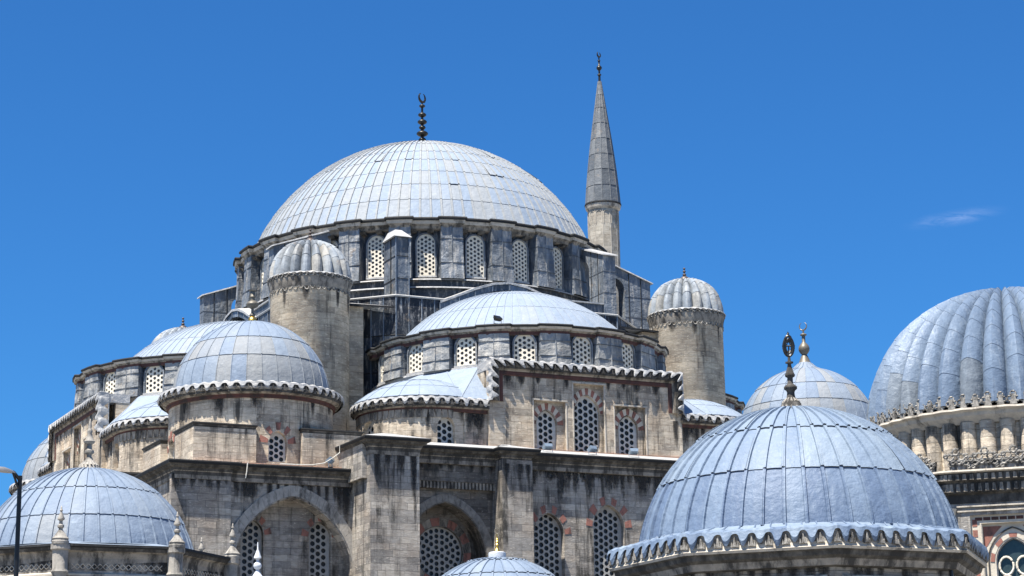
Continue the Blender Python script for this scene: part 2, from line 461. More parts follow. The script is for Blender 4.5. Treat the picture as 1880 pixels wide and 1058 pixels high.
def slab(M, outline, holes, thick, T, mat, back=False, tone=0.5, sides=True, smat=None, bend=None, uo=0.0, hs=True):
    """flat plate with openings; T maps (x, z, depth) to a 3D point; bend = list of x cuts"""
    tris = cdt(outline, holes)
    F = []
    for t in tris:
        F.append(([(p[0], p[1], 0.0) for p in t], mat))
        if back: F.append(([(p[0], p[1], thick) for p in t[::-1]], mat))
    loops = ([outline] if sides else []) + (holes if hs else [])
    for lp in loops:
        n = len(lp)
        for k in range(n):
            a, b = lp[k], lp[(k + 1) % n]
            F.append(([(a[0], a[1], 0), (b[0], b[1], 0), (b[0], b[1], thick), (a[0], a[1], thick)], smat or mat))
    if bend:
        bm = bmesh.new()
        for pts, m in F:
            f = bm.faces.new([bm.verts.new(p) for p in pts])
            f.material_index = 0 if m == mat else 1
        for x in bend:
            g = bm.verts[:] + bm.edges[:] + bm.faces[:]
            bmesh.ops.bisect_plane(bm, geom=g, plane_co=(x, 0, 0), plane_no=(1, 0, 0))
        F = [([tuple(v.co) for v in f.verts], mat if f.material_index == 0 else (smat or mat)) for f in bm.faces]
        bm.free()
    for pts, m in F:
        flat = abs(pts[0][2] - pts[1][2]) < 1e-9 and abs(pts[0][2] - pts[-1][2]) < 1e-9
        uv = [(p[0] + (0 if flat else p[2]) + uo + 100, p[1] + 50) for p in pts]
        M.face([T(*p) for p in pts], m, tone, uv)

def lattice_holes(outline, pitch, r, z0):
    cx = sum(p[0] for p in (outline[0], outline[-1])) / 2
    zs = max(p[1] for p in outline)
    dx = pitch * 0.866
    res = []
    W = max(p[0] for p in outline) - cx
    nc = int(W / dx) + 1
    def shrink(c, s):
        return ((c[0] - cx) * s + cx, c[1])
    cen = ((cx), (z0 + zs) / 2)
    sm = [((p[0] - cx) * (1 - 0.04 / W) + cx, (p[1] - cen[1]) * (1 - 0.035 / (zs - cen[1])) + cen[1]) for p in outline]
    for i in range(-nc, nc + 1):
        z = z0 + (pitch * 0.5 if i % 2 else 0) + 0.02
        while z < zs + pitch:
            c = (cx + i * dx, z)
            if inside(c, sm):
                pts = []
                for k in range(10):
                    a = 2 * PI * k / 10 + 0.3
                    p = (c[0] + r * math.cos(a), c[1] + r * math.sin(a))
                    s_ = 1.0
                    while not inside(p, sm) and s_ > 0.05:
                        s_ -= 0.12
                        p = (c[0] + r * s_ * math.cos(a), c[1] + r * s_ * math.sin(a))
                    pts.append(p)
                if min(math.hypot(p[0] - c[0], p[1] - c[1]) for p in pts) > 0.12 * r: res.append(pts)
            z += pitch
    return res
_wc = {}
def window_mesh(w, h, kind, pitch, r, lat='lattice', frame=None, fr=0.07, proud=0.05, c=0.35, glass='glass'):
    key = (w, h, kind, pitch, r, lat, frame, fr, proud)
    if key in _wc: return _wc[key]
    M = MB()
    ol = arch(w, 0, h, kind, n=8, c=c) if kind != 'circle' else circle(w / 2, 0, h / 2, 32)
    hs = lattice_holes(ol, pitch, r, 0) if kind != 'circle' else lattice_round(w / 2, h / 2, pitch, r)
    slab(M, ol, hs, 0.05, lambda x, z, d: (x, d, z), lat, hs=True, sides=False)
    g = [(x, 0.09, z) for x, z in ol]
    for t in cdt(ol, []): M.face([(p[0], 0.09, p[1]) for p in t], glass)
    if frame:
        pts = [(x, z) for x, z in ol]
        n = len(pts)
        for k in range(n - 1 if kind != 'circle' else n):
            a, b = pts[k], pts[(k + 1) % n]
            def out(p):
                cx_, cz_ = 0, (h / 2 if kind == 'circle' else min(p[1], h - w / 2))
                v = Vector((p[0] - cx_, p[1] - cz_)); v = v.normalized() if v.length > 1e-6 else Vector((0, 1))
                return v
            va, vb = out(a), out(b)
            A0, A1 = a, (a[0] + va.x * fr, a[1] + va.y * fr)
            B0, B1 = b, (b[0] + vb.x * fr, b[1] + vb.y * fr)
            f1 = [(A0[0], -proud, A0[1]), (B0[0], -proud, B0[1]), (B1[0], -proud, B1[1]), (A1[0], -proud, A1[1])]
            M.face(f1, frame)
            M.face([(A0[0], -proud, A0[1]), (B0[0], -proud, B0[1]), (B0[0], 0.02, B0[1]), (A0[0], 0.02, A0[1])], frame)
            M.face([(A1[0], -proud, A1[1]), (B1[0], -proud, B1[1]), (B1[0], 0.25, B1[1]), (A1[0], 0.25, A1[1])], frame)
        if kind != 'circle':
            M.box(-w / 2 - fr, w / 2 + fr, -proud - 0.04, 0.2, -0.1, -0.002, 'lead_edge' if frame != 'cornice_lt' else 'cornice_lt')
    o = M.build('window', None, weld=False)
    me = o.data
    bpy.data.objects.remove(o)
    _wc[key] = me
    return me
def lattice_round(R, cz, pitch, r):
    res = []
    for ring in range(0, 9):
        rr = ring * pitch * 0.93
        if rr > R - 0.04: break
        n = 1 if ring == 0 else int(2 * PI * rr / pitch)
        for k in range(n):
            a = 2 * PI * (k + 0.5 * (ring % 2)) / n
            q = min(r, R - rr - 0.02)
            if q < 0.03: continue
            res.append([(rr * math.cos(a) + q * math.cos(b * PI / 5), cz + rr * math.sin(a) + q * math.sin(b * PI / 5)) for b in range(10)])
    return res
def window(parent, me, x, y, z, ang=0.0, label=None):
    o = link('window', me, parent, (x, y, z), ang)
    if label: o['label'] = label
    return o
def voussoirs(M, w, z1, kind, T, length, nray, mats=('red', None), c=0.35, cx=0.0, proud=0.015, span=1.0, dutyred=0.55):
    """wedges round an arch head; T maps (x, z, depth)"""
    a = w / 2
    ol = arch(w, z1 - 4, z1, kind, n=30, c=c)
    ol = ol[1:-1]
    # arc part only
    if kind == 'round': zs = z1 - a
    elif kind == 'circle': zs = z1 - a
    else: zs = z1 - math.sqrt((a + c * a) ** 2 - (c * a) ** 2)
    if kind == 'circle': arc = [(a * math.cos(2 * PI * t / 80), zs + a * math.sin(2 * PI * t / 80)) for t in range(81)]
    else: arc = [p for p in ol if p[1] >= zs - 0.001]
    L = [0]
    for i in range(1, len(arc)): L.append(L[-1] + math.dist(arc[i], arc[i - 1]))
    def at(s):
        s = max(0, min(L[-1] - 1e-6, s))
        for i in range(1, len(L)):
            if L[i] >= s:
                t = (s - L[i - 1]) / (L[i] - L[i - 1])
                return (arc[i - 1][0] * (1 - t) + arc[i][0] * t, arc[i - 1][1] * (1 - t) + arc[i][1] * t)
    def dirn(s, p):
        v = Vector((p[0], p[1] - (zs - 0.1 * a))); return v.normalized()
    n = nray * 2 + (0 if kind == 'circle' else 1)
    for k in range(n):
        m = mats[k % 2] if kind != 'circle' else mats[(k + 1) % 2]
        if m is None: continue
        pad = 0.0
        s0, s1 = L[-1] * k / n, L[-1] * (k + 1) / n
        mid = (s0 + s1) / 2; hw = (s1 - s0) / 2 * (0.97 if mats[1] else random.uniform(0.8, 1.05))
        s0, s1 = mid - hw, mid + hw
        ln = length * (random.uniform(0.85, 1.1) if mats[1] is None else 1)
        p, q = at(s0), at(s1)
        dp, dq = dirn(s0, p), dirn(s1, q)
        P = [(p[0] + dp.x * 0.02, p[1] + dp.y * 0.02), (q[0] + dq.x * 0.02, q[1] + dq.y * 0.02), (q[0] + dq.x * ln, q[1] + dq.y * ln), (p[0] + dp.x * ln, p[1] + dp.y * ln)]
        P = [(x + cx, z) for x, z in P]
        fr = [T(x, z, -proud) for x, z in P]; bk = [T(x, z, 0.01) for x, z in P]
        M.face(fr, m)
        for i in range(4):
            j = (i + 1) % 4
            M.face([fr[i], fr[j], bk[j], bk[i]], m)

# ------------------------------------------------------------------ sweeps along paths with frames (P, N outwards, B up)
def mitre(path, closed):
    n = len(path); res = []
    for i in range(n):
        a = Vector(path[i - 1]) if (closed or i > 0) else None
        b = Vector(path[i]); c = Vector(path[(i + 1) % n]) if (closed or i < n - 1) else None
        d1 = (b - a).normalized() if a is not None else (c - b).normalized()
        d2 = (c - b).normalized() if c is not None else d1
        n1, n2 = Vector((d1.y, -d1.x)), Vector((d2.y, -d2.x))
        m = n1 + n2
        m = m / max(1e-6, m.dot(n1)) if m.length > 1e-6 else n1
        res.append(m)
    return res
def frames_h(path, z, closed=False):
    """path runs with the outside on its right"""
    return [(Vector((p[0], p[1], z)), Vector((m.x, m.y, 0)), Vector((0, 0, 1))) for p, m in zip(path, mitre(path, closed))]
def frames_v(path, y):
    """path (x, z) on a wall facing -y; mitred in the wall plane: B points off the wall body, N = -y"""
    return [(Vector((p[0], y, p[1])), Vector((0, -1, 0)), Vector((m.x, 0, m.y)) * -1.0) for p, m in zip(path, mitre(path, False))]
def ringpath(cx, cy, r, n=96, a0=None, a1=None):
    # counter-clockwise => right side is outside
    if a0 is None: return [(cx + r * math.cos(2 * PI * k / n), cy + r * math.sin(2 * PI * k / n)) for k in range(n)]
    return [(cx + r * math.cos(a0 + (a1 - a0) * k / n), cy + r * math.sin(a0 + (a1 - a0) * k / n)) for k in range(n + 1)]
def sweepF(M, fr, prof, mat, closed=False, tone=0.5, mats=None, caps=True):
    n = len(fr); L = 0.0
    for i in range(n if closed else n - 1):
        (P, N, B), (Q, N2, B2) = fr[i], fr[(i + 1) % n]
        l = (Q - P).length
        v = 0.0
        for k in range(len(prof) - 1):
            a, b = prof[k], prof[k + 1]
            dv = math.hypot(a[0] - b[0], a[1] - b[1])
            uv = [(L, v), (L + l, v), (L + l, v + dv), (L, v + dv)]
            v += dv
            M.face([P + N * a[0] + B * a[1], Q + N2 * a[0] + B2 * a[1], Q + N2 * b[0] + B2 * b[1], P + N * b[0] + B * b[1]], mats[k] if mats else mat, tone, uv)
        L += l
    if caps and not closed:
        for (P, N, B) in (fr[0], fr[-1]):
            M.face([P + N * a[0] + B * a[1] for a in prof], mats[-1] if mats else mat, tone)
def dens(fr, step, closed=False):
    out = []; n = len(fr); L = 0
    for i in range(n if closed else n - 1):
        (P, N, B), (Q, N2, B2) = fr[i], fr[(i + 1) % n]
        l = (Q - P).length; k = max(1, int(round(l / step)))
        for j in range(k):
            t = j / k
            out.append((P.lerp(Q, t), N.lerp(N2, t), B.lerp(B2, t), L + l * t))
        L += l
    if not closed: out.append(fr[-1] + (L,))
    return out, L
def scallop(M, fr, period, amp, mat='lead_edge', back='carved', inner=(-0.5, 0.12), closed=False, lip=0.1, depth=None):
    d, L = dens(fr, period / 12, closed)
    np_ = max(1, round(L / period)); per = L / np_
    n = len(d)
    depth = depth or amp * 1.25
    jit = [random.uniform(0.82, 1.12) for _ in range(np_ + 2)]
    toned = [random.uniform(0.15, 0.95) for _ in range(np_ + 2)]
    for i in range(n if closed else n - 1):
        A, Bq = d[i], d[(i + 1) % n]
        sa = A[3]; sb = Bq[3] if (i + 1 < n) else L
        def w(s):
            c = math.cos(2 * PI * s / per)
            return 0.5 - 0.5 * math.copysign(abs(c) ** 0.65, c)
        def col(f, s):
            P, N, B = f[:3]; q = w(s) * jit[int(s / per) % np_]
            q2 = q ** 1.3
            return [P + N * inner[0] + B * inner[1],
                    P + N * -0.12 + B * (0.03 + amp * 0.20 * (1 - q)),
                    P + N * (0.0 + lip * 0.5 * q) + B * (amp * 0.10 * (1 - q)),
                    P + N * (0.02 + lip * q) + B * (-amp * 0.12 - amp * 0.55 * q2),
                    P + N * (-0.01 + lip * 0.9 * q) + B * (-amp * 0.02 - amp * q2)], [P + N * -0.05 + B * (-0.02), P + N * -0.05 + B * (-depth)]
        ca, ba = col(A, sa); cb, bb = col(Bq, sb)
        for k in range(4):
            M.face([ca[k], cb[k], cb[k + 1], ca[k + 1]], mat, toned[int(sa / per + 0.001) % np_])
        # arch top edge thickness
        M.face([ba[0], bb[0], bb[1], ba[1]], back)
    # small carved palmettes in the gaps
    for j in range(np_):
        s = j * per
        i = min(range(n), key=lambda q: abs(d[q][3] - s))
        P, N, B = d[i][:3]
        nx = d[(i + 1) % n][0] if (closed or i + 1 < n) else d[i][0] * 2 - d[i - 1][0]
        T_ = (nx - P).normalized()
        c = P + N * -0.02 + B * (-amp * 0.72)
        for (tx, b0, b1, ww) in ((0, -0.28, 0.38, 0.2), (-0.22, -0.3, 0.02, 0.1), (0.22, -0.3, 0.02, 0.1)):
            o = c + T_ * (tx * period * 0.8)
            q = [o + B * (amp * b0) - T_ * ww * period * .6, o + B * (amp * b0) + T_ * ww * period * .6, o + B * (amp * b1) + T_ * ww * period * 0.12, o + B * (amp * b1) - T_ * ww * period * 0.12]
            M.face([x + N * 0.05 for x in q], back)
            for e in range(4):
                M.face([q[e] + N * 0.05, q[(e + 1) % 4] + N * 0.05, q[(e + 1) % 4] - N * 0.03, q[e] - N * 0.03], back)
    return per

# ------------------------------------------------------------------ domes
def dome(name, parent, cx, cy, zc, R, rows, nper, mat, a0=0.0, a1=2 * PI, rib=0.045, ribh=0.045, lip=0.03, tanp=0.25, skirt=None, sq=1.0, flute=0.0, rnd=0.5, tip=None, ribend=None, gap=0.0, stagger=False, tv=1.0, basetan=0.0, ribtone=None, basedark=0.0, toptan=0.0):
    """rows: polar angles (deg, from the apex) of the seams, bottom first"""
    M = MB()
    da = (a1 - a0) / nper
    rows_z = [(R * math.sin(R_(t)), zc + R * math.cos(R_(t)) * sq) for t in rows]
    rr = random.Random(hash(name) % 1000 + int(cx * 10) + 3)
    rr = random.Random(int(abs(cx) * 37 + R * 101) + nper)
    if skirt: M.revolve([skirt, (rows_z[0][0] + 0.02, rows_z[0][1])], nper * 2, cx, cy, mat, a0, a1, 0.55)
    for k in range(len(rows) - 1):
        ra0, ra1, rprev = rows[k], rows[k + 1], (rows[k + 2] if k + 2 < len(rows) else rows[k + 1])
        t0, t1 = ra0, ra1
        nv = max(2, int(abs(t0 - t1) / 4))
        for j in range(nper):
            if stagger and j % 2:
                t0 = ra0 if k == 0 else (ra0 + ra1) / 2
                t1 = (ra1 + rprev) / 2 if k + 2 < len(rows) else ra1
            else: t0, t1 = ra0, ra1
            base = rr.random()
            tone = 0.15 + 0.5 * rr.random() ** 1.2
            if rr.random() < tanp * (1.3 if k < 2 else 0.7): tone = 0.75 + 0.25 * rr.random()
            tone = 0.5 + (tone - 0.5) * tv
            if k == 0 and basedark: tone = tone * (1 - basedark)
            elif basedark: tone = 0.45 + 0.5 * rr.random()
            if toptan and k >= len(rows) - 4: tone = min(1, tone + toptan * rr.random())
            if k == 0 and rr.random() < basetan: tone = 0.85 + 0.15 * rr.random()
            lp = lip * (1 + (rr.random() - 0.3) * rnd)
            if gap and rr.random() < gap: lp *= 3.0
            def pt(tt, v):
                th = R_(t0 + (t1 - t0) * v)
                r = R * math.sin(th); z = zc + R * math.cos(th) * sq
                a = a0 + da * (j + tt)
                w = min(0.3, (rib * 0.5) / max(0.05, abs(da) * r))
                # offsets
                e = min(tt, 1 - tt)
                return th, r, z, a, w, e
            cols = 7 if flute == 0 else 9
            grid = []
            for iv in range(nv + 1):
                v = iv / nv
                row = []
                th, r, z, a, w, e = pt(0, v)
                if flute == 0: ts = [0, w, w * 1.35, 0.5, 1 - w * 1.35, 1 - w, 1]
                else: ts = [0, 0.08, 0.2, 0.35, 0.5, 0.65, 0.8, 0.92, 1]
                for tt in ts:
                    aa = a0 + da * (j + tt)
                    if flute == 0:
                        off = ribh if (tt <= w * 1.01 or tt >= 1 - w * 1.01) else (0.012 if tt == 0.5 else 0)
                        off *= min(1, r / 0.8)
                    else:
                        b = math.sin(PI * tt)
                        off = (b ** 0.7 - 0.5) * flute * min(1, r / (R * 0.75))
                        if abs(tt - 0.5) < 0.01: off += ribh
                    off += lp * (1 - v)
                    n = Vector((math.sin(th) * math.cos(aa), math.sin(th) * math.sin(aa), math.cos(th)))
                    row.append(Vector((cx + r * math.cos(aa), cy + r * math.sin(aa), z)) + n * off)
                grid.append(row)
            for iv in range(nv):
                for it in range(len(ts) - 1):
                    tn = ribtone if (ribtone is not None and (it < 2 or it > len(ts) - 4)) else tone
                    M.face([grid[iv][it], grid[iv][it + 1], grid[iv + 1][it + 1], grid[iv + 1][it]], mat, tn)
            # lower lip
            if k > 0 or True:
                for it in range(len(ts) - 1):
                    A, B_ = grid[0][it], grid[0][it + 1]
                    th = R_(t0)
                    a = a0 + da * (j + 0.5)
                    n = Vector((math.sin(th) * math.cos(a), math.sin(th) * math.sin(a), math.cos(th)))
                    M.face([A, B_, B_ - n * (lp + 0.01), A - n * (lp + 0.01)], 'lead_joint', 0.5)
    rt_ = R * math.sin(R_(rows[-1]))
    if rt_ > 0.02:
        zt = zc + R * math.cos(R_(rows[-1])) * sq
        M.revolve([(rt_ + 0.02, zt - 0.01), (rt_ * 0.5, zt + 0.05), (0.0, zt + 0.1)], 20, cx, cy, mat, a0, a1)
    return M.build(name, parent, smooth=True, weld=True, angle=25)

def finial(name, parent, x, y, z, prof, mat, mat2=None, crescent=None, n=14, extra=None, rotz=0.0):
    """prof: (r, z) list from base; crescent: (radius, tube) ring open at the top"""
    M = MB()
    M.revolve(prof, n, x, y, mat, matf=(lambda i: mat2 if (mat2 and prof[i][1] < mat2[1]) else mat) if False else None)
    M2 = M
    if crescent:
        cr, tb, zc = crescent
        pts = []
        for k in range(25):
            a = R_(112) + R_(316) * k / 24
            pts.append((x + cr * math.cos(a) * math.cos(0.45), y + cr * math.cos(a) * math.sin(0.45), zc + cr * math.sin(a)))
        M.tube(pts, lambda t: tb * (0.25 + 1.0 * math.sin(PI * t) ** 0.8), 6, mat)
    if extra: extra(M)
    return M.build(name, parent, smooth=True, angle=50)
def bulbs(base, specs, z):
    """specs: list of (radius, height, neck radius, neck height)"""
    prof = list(base)
    for (r, h, nr, nh) in specs:
        for k in range(9):
            t = k / 8
            prof.append((nr + (r - nr) * math.sin(PI * t) ** 0.9, z + h * t))
        z += h
        if nh: prof.append((nr, z + nh)); z += nh
    return prof, z

# ================================================================== THE MOSQUE
mosque = tag(bpy.data.objects.new('mosque', None), 'large stone mosque with cascading lead domes, round turrets and latticed windows, filling the middle', 'mosque')
COL.objects.link(mosque)
mosque.location = (0, 0, 0)

# ---- main dome
rows = [71.6, 62.6, 56.1, 49.6, 42.6, 36.1, 27, 17, 8, 2.5]
md = dome('main_dome', mosque, 0, 0, 29.0, 11.54, rows, 104, 'lead_main', rib=0.10, ribh=0.06, lip=0.018, tanp=0.4, tv=0.75, skirt=(11.6, 32.68), gap=0.04, ribtone=0.95, toptan=0.6)
prof, z = bulbs([(0.75, 40.42), (0.62, 40.55), (0.35, 40.75), (0.2, 41.05)], [(0.25, 0.30, 0.10, 0.05), (0.38, 0.42, 0.10, 0.06), (0.22, 0.28, 0.09, 0.05), (0.31, 0.38, 0.08, 0.12), (0.27, 0.34, 0.07, 0.30), (0.20, 0.26, 0.04, 0.16)], 41.05)
finial('finial', md, 0, 0, 0, prof, 'bronze', crescent=(0.30, 0.07, z + 0.28))

# ---- main drum
DR = 11.02
NW = 24
PH = R_(7.5)
M = MB()
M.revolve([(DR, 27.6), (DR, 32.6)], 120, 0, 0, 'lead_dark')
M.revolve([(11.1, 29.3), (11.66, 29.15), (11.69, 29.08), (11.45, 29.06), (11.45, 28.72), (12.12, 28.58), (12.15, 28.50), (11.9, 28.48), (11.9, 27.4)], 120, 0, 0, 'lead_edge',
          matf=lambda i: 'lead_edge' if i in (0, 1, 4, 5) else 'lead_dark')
drum = M.build('main_drum', mosque, smooth=True, angle=20)
wm = window_mesh(1.06, 2.5, 'round', 0.255, 0.086, 'lattice', 'lead_pier', 0.08, 0.07)
def pier_mesh(M, R0, R1, w0, w1, z0, z1, flare, mat, seam=True, up=0.0):
    """lead-clad pier standing on a drum, its outward side is -y at origin"""
    y0, y1 = -R0 + 0.2, -R1
    nz = 6
    for sgn in (-1, 1):
        pass
    prev = None
    for k in range(nz + 1):
        t = k / nz
        z = z0 + (z1 - z0) * t
        w = w0 + (w1 - w0) * t
        yy = y1 - flare * (1 - t) ** 2
        row = [(-w / 2, y0, z), (-w / 2, yy, z), (-w * 0.17, yy - 0.03, z), (-0.035, yy - 0.035, z), (0, yy - 0.085, z), (0.035, yy - 0.035, z), (w * 0.17, yy - 0.03, z), (w / 2, yy, z), (w / 2, y0, z)]
        row = [(a + random.uniform(-.015, .015), b + random.uniform(-.02, .02), c) for a, b, c in row]
        if prev:
            tones = [0.25, .55, .6, .4, .4, .6, .5, .15]
            for i in range(8): M.face([prev[i], prev[i + 1], row[i + 1], row[i]], mat, min(1, tones[i] + up + random.uniform(-.15, .15)))
        prev = row
    # horizontal seam
    for zz in (z0 + (z1 - z0) * 0.30, z0 + (z1 - z0) * 0.76):
        t = (zz - z0) / (z1 - z0); w = w0 + (w1 - w0) * t; yy = y1 - flare * (1 - t) ** 2 - 0.045
        M.box(-w / 2 - 0.02, w / 2 + 0.02, yy - .02, y0, zz, zz + 0.025, 'lead_joint')
M = MB(); pier_mesh(M, DR, DR + 0.60, 1.36, 1.26, 29.15, 32.3, 0.18, 'lead_pier')
pm = M.build('buttress_pier', None, smooth=False); pme = pm.data; bpy.data.objects.remove(pm)
for k in range(NW):
    a = PH + 2 * PI / NW * k
    window(drum, wm, (DR + .04) * math.sin(a), -(DR + .04) * math.cos(a), 29.45, a)
    b = a + PI / NW
    link('buttress_pier', pme, drum, (0, 0, 0), b)
# cornice steps out over every pier
def stepped_cornice(R0, R1, z, n, ph, halfw, prof, mats, a_from=None, a_to=None, fine=3):
    path = []
    for k in range(n):
        a = ph + 2 * PI / n * k            # window centre
        b0 = a + PI / n - halfw; b1 = a + PI / n + halfw
        for t in range(fine + 1):
            q = (a - PI / n + halfw) + (b0 - a + PI / n - halfw) * t / fine
            path.append((R0, q))
        path.append((R1, b0)); path.append((R1, (b0 + b1) / 2)); path.append((R1, b1))
    return [(r * math.sin(q), -r * math.cos(q)) for r, q in path]
M = MB()
path = stepped_cornice(11.62, 11.90, 0, NW, PH, R_(3.9), None, None)
fr = frames_h(path, 32.72, True)
prof = [(-0.9, 0.16), (0.02, 0.12), (0.06, 0.04), (0.04, -0.05), (-0.04, -0.07), (-0.08, -0.26), (-0.20, -0.36), (-0.26, -0.50), (-0.34, -0.56), (-1.0, -0.56)]
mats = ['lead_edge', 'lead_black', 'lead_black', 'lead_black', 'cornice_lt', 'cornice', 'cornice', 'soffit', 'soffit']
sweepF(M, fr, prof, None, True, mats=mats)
for k in range(72):
    a = PH + R_(5) * k + R_(1.4)
    M.hexa([(math.sin(a + s * 0.016) * r, -math.cos(a + s * 0.016) * r, 31.98) for s, r in ((-1, 11.1), (1, 11.1), (1, 11.46), (-1, 11.46))],
           [(math.sin(a + s * 0.016) * r, -math.cos(a + s * 0.016) * r, 32.12) for s, r in ((-1, 11.1), (1, 11.1), (1, 11.62), (-1, 11.62))], 'cornice_dk')
M.build('cornice', drum)

# ---- lead clad core below the drum: octagon with ledges
oct_ = [(-7.05, -12.46), (7.05, -12.46), (12.46, -7.05), (12.46, 7.05), (7.05, 12.46), (-7.05, 12.46), (-12.46, 7.05), (-12.46, -7.05)]
def rolls(M, a, b, z0, z1, step, mat='lead_dark', n=(0, 0), r=0.035):
    A, B_ = Vector((a[0], a[1])), Vector((b[0], b[1])); L = (B_ - A).length
    d = (B_ - A) / L; nn = Vector((d.y, -d.x))
    k = int(L / step)
    for i in range(k + 1):
        p = A + d * (L * i / max(1, k))
        M.tube([(p.x + nn.x * .01, p.y + nn.y * .01, z0), (p.x + nn.x * .01, p.y + nn.y * .01, z1)], r, 5, mat, 0.9)
M = MB()
for i in range(8):
    a, b = oct_[i], oct_[(i + 1) % 8]
    L = math.dist(a, b); k = max(2, int(L / 0.75))
    for j in range(k):
        p = [a[q] + (b[q] - a[q]) * j / k for q in (0, 1)]; p2 = [a[q] + (b[q] - a[q]) * (j + 1) / k for q in (0, 1)]
        for (z0, z1) in ((21.5, 23.2), (23.2, 25.3), (25.3, 27.55)):
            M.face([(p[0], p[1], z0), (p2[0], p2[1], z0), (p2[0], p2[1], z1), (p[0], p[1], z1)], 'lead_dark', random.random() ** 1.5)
    rolls(M, a, b, 21.5, 27.5, 0.75)
    for zz in (23.2, 25.3):
        M.tube([(a[0], a[1], zz), (b[0], b[1], zz)], 0.035, 5, 'lead_black')
sweepF(M, frames_h(oct_, 27.6, True), [(-1.9, 0.38), (0.06, 0.02), (0.10, -0.03), (0.04, -0.10), (-0.02, -0.12)], 'lead_edge', True, mats=['lead_edge', 'lead_edge', 'lead_edge', 'lead_black'])
# cross tiers at the feet of the flying buttresses
for k in range(4):
    c_, s_ = math.cos(-PI / 2 * k), math.sin(-PI / 2 * k)
    rot = lambda P: [(x * c_ - y * s_, x * s_ + y * c_) for x, y in P]
    for (x0, x1) in ((3.2, 7.0),):
        M.prism(rot([(x0, -12.3), (x1, -12.3), (x1, -9.5), (x0 + 1.5, -9.5)]), 27.6, 28.18, 'lead_dark', 0.6)
        M.prism(rot([(x0 - .1, -12.4), (x1 + .1, -12.4), (x1 + .1, -9.5), (x0 + 1.4, -9.5)]), 28.18, 28.26, 'lead_edge')
core = M.build('lead_clad_core', mosque)
core['label'] = 'dark lead-clad stepped block below the main drum'
# stone and lead shoulders between core and turrets
for k in range(4):
    M = MB()
    c_, s_ = math.cos(-PI / 2 * k), math.sin(-PI / 2 * k)
    rot = lambda P: [(x * c_ - y * s_, x * s_ + y * c_) for x, y in P]
    M.prism(rot([(-12.1, -12.1), (-8.88, -12.1), (-8.88, -10.6), (-10.6, -8.88), (-12.1, -8.88)]), 15.5, 26.8, 'stone_tower')
    P = [(-12.25, -12.25), (-7.2, -12.55), (-9.0, -10.65), (-10.65, -9.0), (-12.6, -7.2)]
    Q = rot(P); zz = [26.85, 26.9, 27.35, 27.35, 26.9]
    M.face([(q[0], q[1], z) for q, z in zip(Q, zz)], 'lead_edge')
    for i in (0, 1, 4):
        a, b = Q[i], Q[(i + 1) % 5]
        M.face([(a[0], a[1], zz[i]), (b[0], b[1], zz[(i + 1) % 5]), (b[0], b[1], zz[(i + 1) % 5] - 0.12), (a[0], a[1], zz[i] - 0.12)], 'lead_black')
    M.build('turret_shoulder', mosque)

# ---- main dome pedestal gables (great arch heads) on four sides
def make_gable():
    M = MB()
    pts = [(-4.4, 27.45), (-3.2, 27.95), (-2.2, 28.4), (-1.1, 28.78), (0, 28.95), (1.1, 28.78), (2.2, 28.4), (3.2, 27.95), (4.4, 27.45)]
    for i in range(8):
        a, b = pts[i], pts[i + 1]
        M.face([(a[0], -12.62, a[1]), (b[0], -12.62, b[1]), (b[0], -9.5, b[1] + 0.35), (a[0], -9.5, a[1] + 0.35)], 'lead_edge', 0.6)
        M.face([(a[0], -12.62, a[1] - 0.14), (b[0], -12.62, b[1] - 0.14), (b[0], -12.62, b[1]), (a[0], -12.62, a[1])], 'lead_edge')
        M.face([(a[0], -12.55, a[1] - 0.5), (b[0], -12.55, b[1] - 0.5), (b[0], -12.55, b[1] - .14), (a[0], -12.55, a[1] - .14)], 'lead_dark', 0.5 + 0.5 * random.random())
        M.face([(a[0], -12.62, a[1] - 0.14), (b[0], -12.62, b[1] - 0.14), (b[0], -12.55, b[1] - .14), (a[0], -12.55, a[1] - .14)], 'lead_black')
        M.tube([(a[0], -12.58, a[1] - .1), (a[0], -12.58, a[1] - .5)], 0.03, 5, 'lead_dark', 0.9)
    return M.build('arch_gable', mosque)
g0 = make_gable()

# ---- flying buttresses (eight, two per corner)
def make_flyer():
    M = MB()
    ol = [(-12.43, 27.3), (-12.43, 31.2), (-8.9, 32.45), (-8.9, 27.3)]
    h = [(y, z) for y, z in arch(1.5, 28.3, 31.35, 'round', cx=-9.85, n=6)]
    T = lambda y, z, d: (-0.4 + d, y, z)
    slab(M, ol, [h], 0.8, T, 'lead_pier', back=True, tone=0.45)
    # sloped lead roof
    M.hexa([(-0.52, -12.6, 31.16), (0.52, -12.6, 31.16), (0.52, -8.2, 32.69), (-0.52, -8.2, 32.69)],
           [(-0.50, -12.58, 31.24), (0.50, -12.58, 31.24), (0.50, -8.2, 32.80), (-0.50, -8.2, 32.80)], 'lead_edge')
    for y in (-11.75, -10.9):
        for x in (-0.415, 0.415): M.tube([(x, y, 27.6), (x, y, 31.2 + (y + 12.46) * 0.34)], 0.028, 5, 'lead_black')
    for z in (28.9, 30.2):
        M.box(-0.415, 0.415, -12.45, -10.62, z, z + 0.025, 'lead_joint')
    return M.build('flying_buttress', mosque)
fl = make_flyer(); fl.location = (6.65, 0, 0)
def place_rot(o, k, mirror=False):
    return o
def rotcopy(o, k, name=None):
    c = copy_tree(o, mosque)
    a = -PI / 2 * k
    x, y, z = o.location
    c.location = (x * math.cos(a) - y * math.sin(a), x * math.sin(a) + y * math.cos(a), z)
    c.rotation_euler = (0, 0, o.rotation_euler.z + a)
    return c
for k in (1, 2, 3): rotcopy(fl, k)
fl2 = copy_tree(fl, mosque); fl2.location = (-6.65, 0, 0)
for k in (1, 2, 3): rotcopy(fl2, k)
